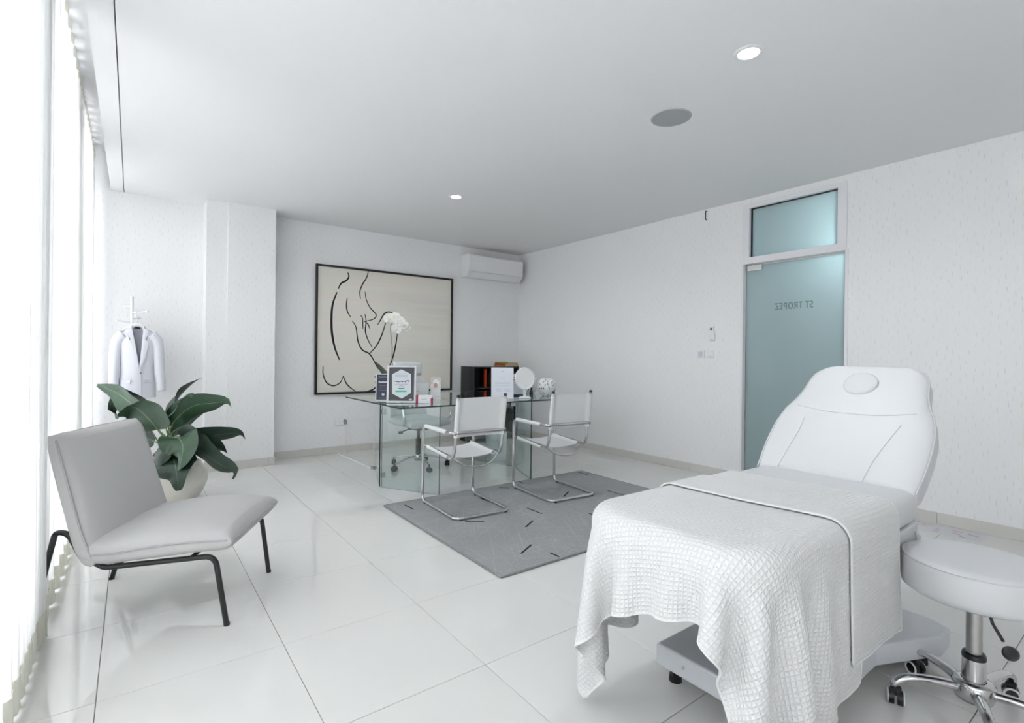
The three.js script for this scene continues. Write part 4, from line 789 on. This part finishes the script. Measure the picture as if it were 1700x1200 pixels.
// vases, bottle, clipboard frame
{
  const speck = canvasTex(512, 256, (g, w, h) => { g.fillStyle = '#f0f0ef'; g.fillRect(0, 0, w, h); g.strokeStyle = '#23262b'; g.lineWidth = 5; g.lineCap = 'round'; for (let i = 0; i < 90; i++) { const x = rnd() * w, y = h * (0.15 + 0.75 * rnd()), a = rnd() * 3; g.beginPath(); g.moveTo(x, y); g.lineTo(x + Math.cos(a) * 9, y + Math.sin(a) * 9); g.stroke(); } });
  const glaze = phy({ map: speck, roughness: 0.3 });
  const a = thing('vase', 'round white vase with scattered black dashes at the desk end', 'vase', [3.585, DESK, -4.17]);
  mesh('vase_body', lathe([[0, 0], [0.045, 0], [0.055, 0.006], [0.09, 0.045], [0.103, 0.095], [0.095, 0.145], [0.07, 0.182], [0.055, 0.192], [0.05, 0.19], [0.06, 0.175], [0.07, 0.16]], 48), glaze, a);
  const b = thing('vase', 'taller white vase with black crackle lines behind the round vase', 'vase', [3.655, DESK, -4.55]);
  const crack = canvasTex(512, 256, (g, w, h) => { g.fillStyle = '#e6e6e8'; g.fillRect(0, 0, w, h); g.strokeStyle = '#2b2d33'; for (let i = 0; i < 26; i++) { let x = rnd() * w, y = rnd() * h; g.lineWidth = 2 + rnd() * 4; g.beginPath(); g.moveTo(x, y); for (let k = 0; k < 4; k++) g.lineTo(x += jit(40), y += 10 + rnd() * 25); g.stroke(); } });
  mesh('vase_body', lathe([[0, 0], [0.05, 0], [0.058, 0.008], [0.085, 0.07], [0.09, 0.13], [0.075, 0.19], [0.045, 0.225], [0.04, 0.24], [0.034, 0.24], [0.038, 0.22]], 48), phy({ map: crack, roughness: 0.3 }), b);
  const c = thing('small_bottle', 'small dark bottle between mirror and vases', 'bottle', onLevel(882, 656, DESK));
  mesh('bottle_body', lathe([[0, 0], [0.018, 0], [0.02, 0.004], [0.02, 0.04], [0.008, 0.052], [0.008, 0.06], [0, 0.06]], 24), phy({ color: lin(0.02, 0.025, 0.015), roughness: 0.15 }), c);
  mesh('cap', cyl(0.01, 0.009, 0.028, 16).translate(0, 0.072, 0), M.black, c);
  const page = canvasTex(256, 300, (g, w, h) => { g.fillStyle = '#cfd2da'; g.fillRect(0, 0, w, h); g.strokeStyle = '#2c3038'; scribble(g, 30, 50, 150, 9, 10, 4); scribble(g, 60, 85, 60, 12, 6, 4); scribble(g, 140, 85, 60, 12, 6, 4); g.strokeStyle = '#8d93a0'; for (const y of [130, 160, 190, 220]) scribble(g, 30, y, 190, 4, 12, 2); });
  deskFrame('notice_frame', 'dark blue framed notice standing behind the round mirror', onLevel(858, 657, DESK), FACE, 0.2, 0.25, 0.18, 0.014, std({ color: lin(0.02, 0.025, 0.06), roughness: 0.4 }), page);
}
// ------------------------------------------------------------ wall fittings, cable, floor marking
{
  const sw = (name, label, z, y, lit) => { const t = thing(name, label, 'switch', [XW, y, z]); mesh('face_plate', rbox(0.01, 0.082, 0.082, 0.004).translate(-0.005, 0, 0), M.whitePlastic, t); mesh('rocker', rbox(0.006, 0.05, 0.05, 0.002).rotateZ(0.04).translate(-0.0115, 0, 0), lit, t); return t; };
  sw('light_switch', 'pale grey light switch below and left of the wall remote', -3.075, 1.24, std({ color: lin(0.62, 0.65, 0.72), roughness: 0.35 }));
  sw('blank_switch', 'white wall switch directly below the wall remote', -2.965, 1.24, M.whitePlastic);
  const r = thing('wall_remote', 'white remote control in its wall holder beside the glass door', 'remote', [XW, 1.38, -2.945]);
  mesh('holder', rbox(0.02, 0.075, 0.055, 0.006).translate(-0.01, 0.03, 0), M.whitePlastic, r);
  mesh('remote_body', rbox(0.017, 0.135, 0.045, 0.006).translate(-0.018, 0.075, 0), M.whitePlastic, r);
  mesh('display', rbox(0.002, 0.028, 0.026, 0.0008).translate(-0.0272, 0.115, 0), std({ color: lin(0.16, 0.18, 0.18), roughness: 0.2 }), r);
  const h = thing('wall_bracket', 'small black wall bracket high above the light switch', 'bracket', [XW, 2.63, -3.025]);
  mesh('bracket_bar', sweep(bend([[0, 0.0, 0.0], [-0.025, 0, 0], [-0.025, 0.088, 0], [0, 0.088, 0]], 0.008, 5), 0.0045, 8), M.black, h);
}
{
  const o = thing('wall_outlet', 'white wall socket with a grey plug under the picture', 'socket', [2.065, 0.375, ZB]);
  mesh('face_plate', rbox(0.15, 0.085, 0.01, 0.004).translate(-0.03, 0, 0.005), M.whitePlastic, o);
  mesh('plug', [cyl(0.02, 0.018, 0.035, 20).rotateX(Math.PI / 2).translate(0.02, 0.008, 0.027), rbox(0.03, 0.04, 0.03, 0.006).translate(0.02, -0.01, 0.03)], std({ color: lin(0.3, 0.31, 0.31), roughness: 0.5 }), o);
  const c = thing('power_cable', 'white cable running from the wall socket down to the floor box', 'cable', [0, 0, 0]);
  mesh('cable', sweep(bend([[2.085, 0.35, ZB + 0.035], [2.09, 0.2, ZB + 0.03], [2.095, 0.09, ZB + 0.03], [2.1, 0.004, ZB + 0.03], [1.98, 0.004, ZB + 0.07]], 0.02, 6), 0.0035, 8), M.whitePlastic, c);
  const d = thing('floor_conduit', 'flat white cable cover across the floor towards the glass desk', 'cable cover', [0, 0, 0]);
  const A = V(1.975, 0.004, -6.1), B = V(2.02, 0.004, -5.12);
  mesh('cover_strip', sweep([A, A.clone().lerp(B, 0.5), B], 0.013, 8, 0.5), M.whitePlastic, d);
  mesh('end_knuckle', [cyl(0.02, 0.018, 0.022, 18).translate(B.x, 0.011, B.z), rbox(0.03, 0.02, 0.03, 0.004).translate(B.x, 0.02, B.z)], M.steel, d);
}
{
  const tex = canvasTex(512, 256, (g, w, h) => {
    g.fillStyle = '#d9dadd'; g.fillRect(0, 0, w, h);
    const dash = (x, y, l, a, c) => { g.strokeStyle = c; g.lineWidth = 15; g.lineCap = 'round'; g.beginPath(); g.moveTo(x * w, y * h); g.lineTo(x * w + Math.cos(a) * l, y * h + Math.sin(a) * l); g.stroke(); };
    const red = 'rgba(214,150,150,0.75)', blue = 'rgba(140,158,200,0.75)';
    dash(0.06, 0.14, 60, 0.12, blue); dash(0.2, 0.2, 60, 0.15, red); dash(0.12, 0.45, 30, 0, blue); dash(0.19, 0.42, 50, 0, red); dash(0.4, 0.5, 40, 0.3, red); dash(0.4, 0.75, 40, 0, blue); dash(0.6, 0.3, 60, 0.2, red); dash(0.62, 0.52, 60, 0.5, red); dash(0.74, 0.75, 40, 0.3, blue); dash(0.8, 0.38, 60, 0.2, blue);
  });
  const t = thing('floor_marking', 'faded red and blue marking on the floor by the right skirting', 'marking', [4.6, 0.0006, -1.05]);  // flat pale sheet carrying faded red and blue dashes
  mesh('pale_sheet', new THREE.BoxGeometry(0.26, 0.0006, 0.44).translate(0, 0.0003, 0), M.whitePlastic, t);
  mesh('print', new THREE.PlaneGeometry(0.44, 0.26).rotateX(-Math.PI / 2).rotateY(-Math.PI / 2).translate(0, 0.0009, 0), std({ map: tex, roughness: 0.25 }), t);
}
// ------------------------------------------------------------ treatment bed
const BZ = -0.94, BTOP = 0.695;
{
  const t = thing('treatment_bed', 'white padded treatment bed with raised backrest on a grey base', 'bed', [2.1, 0, BZ]);
  const ox = 2.1;
  // base plate on the floor, wider at its rear
  const h = 0.245, outline = [[1.57, -h], [1.57, h], [2.22, h], [2.5, 0.37], [2.6, 0.37], [2.64, 0.3], [2.64, -0.3], [2.6, -0.37], [2.5, -0.37], [2.22, -h]].map(([x, z]) => [x - ox, z]);
  mesh('base_plate', prism(outline.reverse(), 0.062, 0.142, 0.008), M.whitePaint, t);
  mesh('lift_column', [prism([[2.0, -0.16], [2.0, 0.16], [2.5, 0.16], [2.5, -0.16]].map(([x, z]) => [x - ox, z]).reverse(), 0.14, 0.3, 0.006), (() => { const s = new THREE.Shape([[1.98, 0.14], [2.55, 0.14], [2.42, 0.36], [2.36, 0.52], [2.1, 0.52]].map(([x, y]) => new THREE.Vector2(x - ox, y))); return new THREE.ExtrudeGeometry(s, { depth: 0.34, bevelEnabled: true, bevelThickness: 0.006, bevelSize: 0.006, bevelSegments: 2 }).translate(0, 0, -0.17); })()], M.whitePaint, t);
  for (const [x, z] of [[1.63, -0.205], [1.63, 0.205], [2.52, -0.3], [2.52, 0.3]]) mesh('levelling_foot', [cyl(0.024, 0.022, 0.022, 22).translate(x - ox, 0.011, z), cyl(0.007, 0.007, 0.05, 10).translate(x - ox, 0.045, z)], M.black, t);
  for (const z of [-0.13, 0.13]) mesh('screw', new THREE.SphereGeometry(0.006, 12, 8).scale(0.5, 1, 1).translate(1.569 - ox, 0.105, z), M.chrome, t);
  mesh('seat_frame', rspan(1.4 - ox, 2.46 - ox, 0.52, 0.565, -0.2, 0.2, 0.01), M.whitePaint, t);
  const rr = (k, L, r) => { const d = k * L; return d < r ? Math.sqrt(Math.max(0, 1 - (1 - d / r) ** 2)) : 1; };
  const L = 1.22;
  mesh('seat', slab([[1.24, 0.63], [1.4, 0.63], [2.0, 0.63], [2.43, 0.63]].map(([x, y]) => [x - ox, y]), { half: 0.065, width: (k) => 0.308 * (0.5 + 0.5 * rr(k, L, 0.2)), bulge: 0.006, under: 0, boxy: 12, round: 4, endA: 0.05, endB: 0.02, across: 72 }), M.whiteLeather, t);
  // lower side apron and back plate by the hinge
  mesh('side_apron', rspan(2.03 - ox, 2.47 - ox, 0.44, 0.566, 0.2, 0.3, 0.01), M.whiteLeather, t); mesh('side_apron', rspan(2.03 - ox, 2.47 - ox, 0.44, 0.566, -0.3, -0.2, 0.01), M.whiteLeather, t);
  for (const s of [-1, 1]) mesh('hinge_plate', [(() => { const sh = new THREE.Shape([[2.42, 0.54], [2.47, 0.52], [2.56, 0.38], [2.58, 0.3], [2.545, 0.3], [2.5, 0.4]].map(([x, y]) => new THREE.Vector2(x - ox, y))); return new THREE.ExtrudeGeometry(sh, { depth: 0.01, bevelEnabled: false }).translate(0, 0, s * 0.302 - 0.005); })()], M.whitePaint, t);
  // backrest raised to 45 degrees
  const J = [2.39, 0.685], u = Math.SQRT1_2, hb = 0.055, BL = 0.7;
  const on = (s, off = 0) => [J[0] + u * s - u * (off - hb) * 1 - ox, J[1] + u * s + u * (off - hb)];   // s up the back, off in front of the face
  const halfw = [[0, 0.308], [0.1, 0.318], [0.2, 0.322], [0.3, 0.318], [0.39, 0.3], [0.45, 0.272], [0.52, 0.255], [0.6, 0.246], [0.65, 0.225], [0.68, 0.18], [0.695, 0.12], [0.7, 0.07]];
  const wAt = (k) => { const s = k * BL; for (let i = 1; i < halfw.length; i++) if (s <= halfw[i][0]) { const [a, b] = [halfw[i - 1], halfw[i]], f = (s - a[0]) / (b[0] - a[0]); return a[1] + (b[1] - a[1]) * f; } return 0.07; };
  const wS = (k) => (wAt(Math.max(0, k - 0.03)) + wAt(k) * 2 + wAt(Math.min(1, k + 0.012))) / 4;
  const back = mesh('backrest', slab([on(0), on(0.2), on(0.45), on(BL)], { half: hb, width: wS, bulge: 0.012, under: 0, boxy: 14, round: 5, endA: 0.04, endB: 0.03, across: 84, along: 90 }), M.whiteLeather, t);
  const skin = (s, z) => { const k = s / BL, w = wS(k), [x, y] = on(s, hb + 0.012 * (1 - (z / w) ** 2) * Math.sin(Math.PI * k) ** 0.6 + 0.0005); return V(x, y, z); };
  const seam = (pts) => mesh('seam', sweep(smooth(pts.map(([s, z]) => skin(s, z)), 30), 0.0018, 6), M.whiteLeather, back);
  seam([[0.4, -0.24], [0.372, -0.12], [0.365, 0], [0.372, 0.12], [0.4, 0.24]]);
  seam([[0.02, -0.21], [0.12, -0.2], [0.24, -0.185], [0.33, -0.185]]); seam([[0.02, 0.13], [0.12, 0.145], [0.24, 0.175], [0.33, 0.2]]);
  for (const s of [-1, 1]) { const p = []; for (let i = 0; i <= 40; i++) { const q = 0.01 + i / 40 * 0.66, [x, y] = on(q, hb * 0.72); p.push(V(x, y, s * (wS(q / BL) - 0.0015))); } mesh('welt', sweep(p, 0.0032, 6), M.whiteLeather, back); }
  const plug = new THREE.SphereGeometry(1, 40, 20), P = plug.attributes.position;
  for (let i = 0; i < P.count; i++) { const r = Math.hypot(P.getX(i), P.getZ(i)), f = Math.sign(P.getY(i)) * (1 - Math.max(0, r) ** 8) ** 0.5; P.setY(i, f || 0); }
  plug.computeVertexNormals(); plug.scale(0.07, 0.013, 0.072);
  const pl = mesh('face_plug', plug.rotateZ(Math.PI / 4), M.whiteLeather, back); pl.position.copy(skin(0.555, -0.005)); 
}
// ------------------------------------------------------------ waffle blanket: a small cloth simulation over the bed
{
  const box = { x0: 1.215, x1: 2.44, y0: 0.56, y1: 0.697, z0: BZ - 0.316, z1: BZ + 0.316 };
  const cx = (box.x0 + box.x1) / 2, hx = (box.x1 - box.x0) / 2, hy = (box.y1 - box.y0) / 2, cy = (box.y0 + box.y1) / 2, hz = (box.z1 - box.z0) / 2, RC = 0.15, RE = 0.05;
  const sdf = (x, y, z) => {
    const qx = Math.abs(x - cx) - hx + RC, qz = Math.abs(z - BZ) - hz + RC;
    const d2 = Math.min(Math.max(qx, qz), 0) + Math.hypot(Math.max(qx, 0), Math.max(qz, 0)) - RC;
    const a = d2 + RE, b = Math.abs(y - cy) - hy + RE;
    return Math.min(Math.max(a, b), 0) + Math.hypot(Math.max(a, 0), Math.max(b, 0)) - RE;
  };
  function drape(xa, xb, za, zb, gap, lift, steps, shear, held) {
    const h = 0.0155, nx = Math.round(Math.abs(xb - xa) / h), nz = Math.round((zb - za) / h), W = nx + 1, N = W * (nz + 1);
    const p = new Float64Array(N * 3), o = new Float64Array(N * 3);
    for (let j = 0; j <= nz; j++) for (let i = 0; i <= nx; i++) { const k = (j * W + i) * 3, z = za + (zb - za) * j / nz; p[k] = xa + (xb - xa) * i / nx + shear(z); p[k + 1] = lift + 0.0015 * Math.sin(i * 1.3 + j * 0.7); p[k + 2] = z; }
    o.set(p);
    const grip = new Uint8Array(N); for (let k = 0; k < N; k++) grip[k] = held(p[k * 3], p[k * 3 + 2]) ? 1 : 0;
    const con = [];
    const link = (i, j, i2, j2, s) => { if (i2 < 0 || i2 > nx || j2 < 0 || j2 > nz) return; const a = j * W + i, b = j2 * W + i2; con.push([a, b, Math.hypot(p[a * 3] - p[b * 3], p[a * 3 + 2] - p[b * 3 + 2]), s]); };
    for (let j = 0; j <= nz; j++) for (let i = 0; i <= nx; i++) { link(i, j, i + 1, j, 1); link(i, j, i, j + 1, 1); link(i, j, i + 1, j + 1, 0.35); link(i, j, i - 1, j + 1, 0.35); link(i, j, i + 3, j, 0.16); link(i, j, i, j + 3, 0.16); }
    const A = new Int32Array(con.map((c) => c[0] * 3)), B = new Int32Array(con.map((c) => c[1] * 3)), L = new Float64Array(con.map((c) => c[2])), K = new Float64Array(con.map((c) => c[3]));
    for (let s = 0; s < steps; s++) {
      for (let k = 0; k < N * 3; k += 3) for (let c = 0; c < 3; c++) { const v = (p[k + c] - o[k + c]) * 0.965; o[k + c] = p[k + c]; p[k + c] += v - (c === 1 ? 0.0009 : 0); }
      for (let it = 0; it < 12; it++) {
        for (let c = 0; c < A.length; c++) { const a = A[c], b = B[c], dx = p[b] - p[a], dy = p[b + 1] - p[a + 1], dz = p[b + 2] - p[a + 2], d = Math.sqrt(dx * dx + dy * dy + dz * dz) || 1e-9, f = (d - L[c]) / d * 0.5 * K[c]; p[a] += dx * f; p[a + 1] += dy * f; p[a + 2] += dz * f; p[b] -= dx * f; p[b + 1] -= dy * f; p[b + 2] -= dz * f; }
        if (it % 3 === 2) for (let k = 0; k < N * 3; k += 3) {
          const g = gap(p[k]), d = sdf(p[k], p[k + 1], p[k + 2]);
          if (d < g) {
            const e = 1e-4, gx = (sdf(p[k] + e, p[k + 1], p[k + 2]) - d) / e, gy = (sdf(p[k], p[k + 1] + e, p[k + 2]) - d) / e, gz = (sdf(p[k], p[k + 1], p[k + 2] + e) - d) / e, m = g - d;
            p[k] += gx * m; p[k + 1] += gy * m; p[k + 2] += gz * m;
            const fr = grip[k / 3] ? 1 : gy > 0.7 ? 0.6 : 0.2;
            p[k] += (o[k] - p[k]) * fr; p[k + 2] += (o[k + 2] - p[k + 2]) * fr;
          }
        }
      }
    }
    // cloth of real thickness: upper face, lower face and rim
    const face = new THREE.BufferGeometry(), idx = [], uv = [];
    for (let j = 0; j < nz; j++) for (let i = 0; i < nx; i++) { const a = j * W + i, b = a + W; xb > xa ? idx.push(a, b, a + 1, b, b + 1, a + 1) : idx.push(a, a + 1, b, b, a + 1, b + 1); }
    face.setAttribute('position', new THREE.Float32BufferAttribute(Array.from(p), 3)); face.setIndex(idx); face.computeVertexNormals();
    const n = face.attributes.normal.array, T = 0.0022, pos = [], all = [];
    for (const s of [1, -1]) for (let k = 0; k < N; k++) { for (let c = 0; c < 3; c++) pos.push(p[k * 3 + c] + s * T * n[k * 3 + c]); const i = k % W, j = Math.floor(k / W); uv.push(i * h, j * h); }
    for (let q = 0; q < idx.length; q += 3) all.push(idx[q], idx[q + 1], idx[q + 2], idx[q] + N, idx[q + 2] + N, idx[q + 1] + N);
    const rim = []; for (let i = 0; i <= nx; i++) rim.push(i); for (let j = 1; j <= nz; j++) rim.push(j * W + nx); for (let i = nx - 1; i >= 0; i--) rim.push(nz * W + i); for (let j = nz - 1; j > 0; j--) rim.push(j * W);
    for (let q = 0; q < rim.length; q++) { const a = rim[q], b = rim[(q + 1) % rim.length]; all.push(a, b, a + N, a + N, b, b + N); }
    const g = new THREE.BufferGeometry(); g.setAttribute('position', new THREE.Float32BufferAttribute(pos, 3)); g.setAttribute('uv', new THREE.Float32BufferAttribute(uv, 2)); g.setIndex(all); g.computeVertexNormals();
    // a rolled hem round the edge
    const line = rim.concat(rim[0]).filter((_, q) => q % 2 === 0).map((k) => V(p[k * 3], p[k * 3 + 1], p[k * 3 + 2]));
    return [g, sweep(smooth(line, line.length * 2), 0.0036, 8)];
  }
  const waffle = rep(dataTex(128, (u, v) => { const a = Math.abs(Math.sin(Math.PI * u)), b = Math.abs(Math.sin(Math.PI * v)); return 1 - Math.min(a, b) ** 0.8 * 0.95; }), 1 / 0.0125);
  const cotton = phy({ color: lin(0.8, 0.805, 0.8), roughness: 0.95, bumpMap: waffle, bumpScale: 0.003 }), hemM = phy({ color: lin(0.8, 0.805, 0.8), roughness: 0.95 });
  const t = thing('waffle_blanket', 'white waffle weave blanket draped over the foot of the treatment bed', 'blanket', [1.6, 0, BZ]);
  const put = (g) => g.translate(-1.6, 0, -BZ);
  // the main layer hangs over the foot; a second strip lies on its rear edge
  const [a, ah] = drape(1.84, 1.0, BZ - 0.316 - 0.44, BZ + 0.316 + 0.47, () => 0.005, 0.73, 420, (z) => 0.05 * Math.sin((z - BZ) * 5), (x, z) => x > 1.42 && Math.abs(z - BZ) < 0.22);
  const main = mesh('main_layer', put(a), cotton, t); mesh('hem', put(ah), hemM, main);
  const [b, bh] = drape(1.69, 2.13, BZ - 0.316 - 0.36, BZ + 0.316 + 0.4, (x) => (x < 1.92 ? 0.015 : 0.006), 0.725, 260, (z) => 0.16 * (z - BZ) * (z > BZ ? 1 : 0.3), (x, z) => Math.abs(z - BZ) < 0.2);
  const strip = mesh('top_strip', put(b), cotton, t); mesh('hem', put(bh), hemM, strip);
}
// ------------------------------------------------------------ round stool
{
  const t = thing('stool', 'round pale grey stool with chrome column and castors beside the bed', 'stool', [2.29, 0, -0.437]);
  const top = 0.535, R = 0.2;
  const seat = mesh('seat', lathe([[0, top + 0.006], [R * 0.6, top + 0.004], [R * 0.88, top - 0.002], [R * 0.965, top - 0.012], [R, top - 0.028], [R * 1.004, top - 0.065], [R, top - 0.1], [R * 0.985, top - 0.116], [R * 0.94, top - 0.122], [0, top - 0.122]], 72), M.whiteLeather, t);
  mesh('welt', new THREE.TorusGeometry(R * 0.972, 0.0028, 6, 80).rotateX(Math.PI / 2).translate(0, top - 0.0135, 0), M.whiteLeather, seat);
  mesh('seat_plate', cyl(0.1, 0.1, 0.012, 24).translate(0, top - 0.126, 0), M.darkPlastic, t);
  const a = 2.36; mesh('stitched_seam', rbox(0.004, 0.085, 0.0025, 0.001).translate(0, 0, R + 0.001).rotateY(-a + Math.PI * 0.96 + 0.12).translate(0, top - 0.065, 0), M.whiteLeather, seat);
  mesh('brand_tag', rbox(0.014, 0.036, 0.003, 0.001).translate(0, 0, R + 0.001).rotateY(-a + Math.PI * 0.96 + 0.18).translate(0, top - 0.088, 0), M.black, seat);
  mesh('gas_column', [cyl(0.0215, 0.0215, 0.24, 28).translate(0, 0.3, 0)], M.steel, t);
  mesh('outer_column', [cyl(0.033, 0.031, 0.13, 32).translate(0, 0.14, 0)], M.chrome, t);
  mesh('collar', lathe([[0.021, 0.214], [0.03, 0.214], [0.0325, 0.206], [0.0325, 0.196]], 28), M.black, t);
  const hub = mesh('star_base', lathe([[0, 0.06], [0.05, 0.06], [0.056, 0.075], [0.058, 0.112], [0.05, 0.122], [0.034, 0.125]], 36), M.chrome, t);
  for (let k = 0; k < 5; k++) {
    const g = Math.atan2(-0.176, -0.144) + k * Math.PI * 2 / 5, c = Math.cos(g), s = Math.sin(g), r = 0.228;
    mesh('spoke', sweep(smooth([[c * 0.04, 0.092, s * 0.04], [c * 0.11, 0.1, s * 0.11], [c * 0.19, 0.098, s * 0.19], [c * r, 0.08, s * r], [c * (r + 0.006), 0.062, s * (r + 0.006)]], 22), (u) => 0.019 - 0.005 * u, 14, 0.8), M.chrome, hub);
    const w = g * 1.9 + 0.8, cw = Math.cos(w), sw = Math.sin(w);
    const ca = mesh('castor', [rbox(0.03, 0.03, 0.03, 0.008).translate(c * r, 0.048, s * r), cyl(0.024, 0.024, 0.016, 22).rotateX(Math.PI / 2).rotateY(-w).translate(c * r - sw * -0.013, 0.0245, s * r - cw * 0.013), cyl(0.024, 0.024, 0.016, 22).rotateX(Math.PI / 2).rotateY(-w).translate(c * r + sw * -0.013, 0.0245, s * r + cw * 0.013)], M.black, t);
    for (const q of [1, -1]) mesh('wheel_ring', new THREE.TorusGeometry(0.0205, 0.0036, 8, 24).rotateY(-w).translate(c * r + sw * -0.0215 * q, 0.0245, s * r + cw * 0.0215 * q), M.whitePlastic, ca);
  }
  const e = onLevel(1678, 1085, 0.36), s0 = onLevel(1648, 1035, 0.41), q = (p) => V(p[0] - 2.29, p[1], p[2] + 0.437);
  mesh('lever', [sweep([V(0.02, 0.41, 0.02), q(s0), q(s0).lerp(q(e), 0.6)], 0.0045, 8), new THREE.SphereGeometry(1, 20, 12).scale(0.026, 0.02, 0.012).rotateZ(-0.5).rotateY(-YAW).translate(...q(e).toArray())], M.black, t);
}
renderer.render(scene, camera);
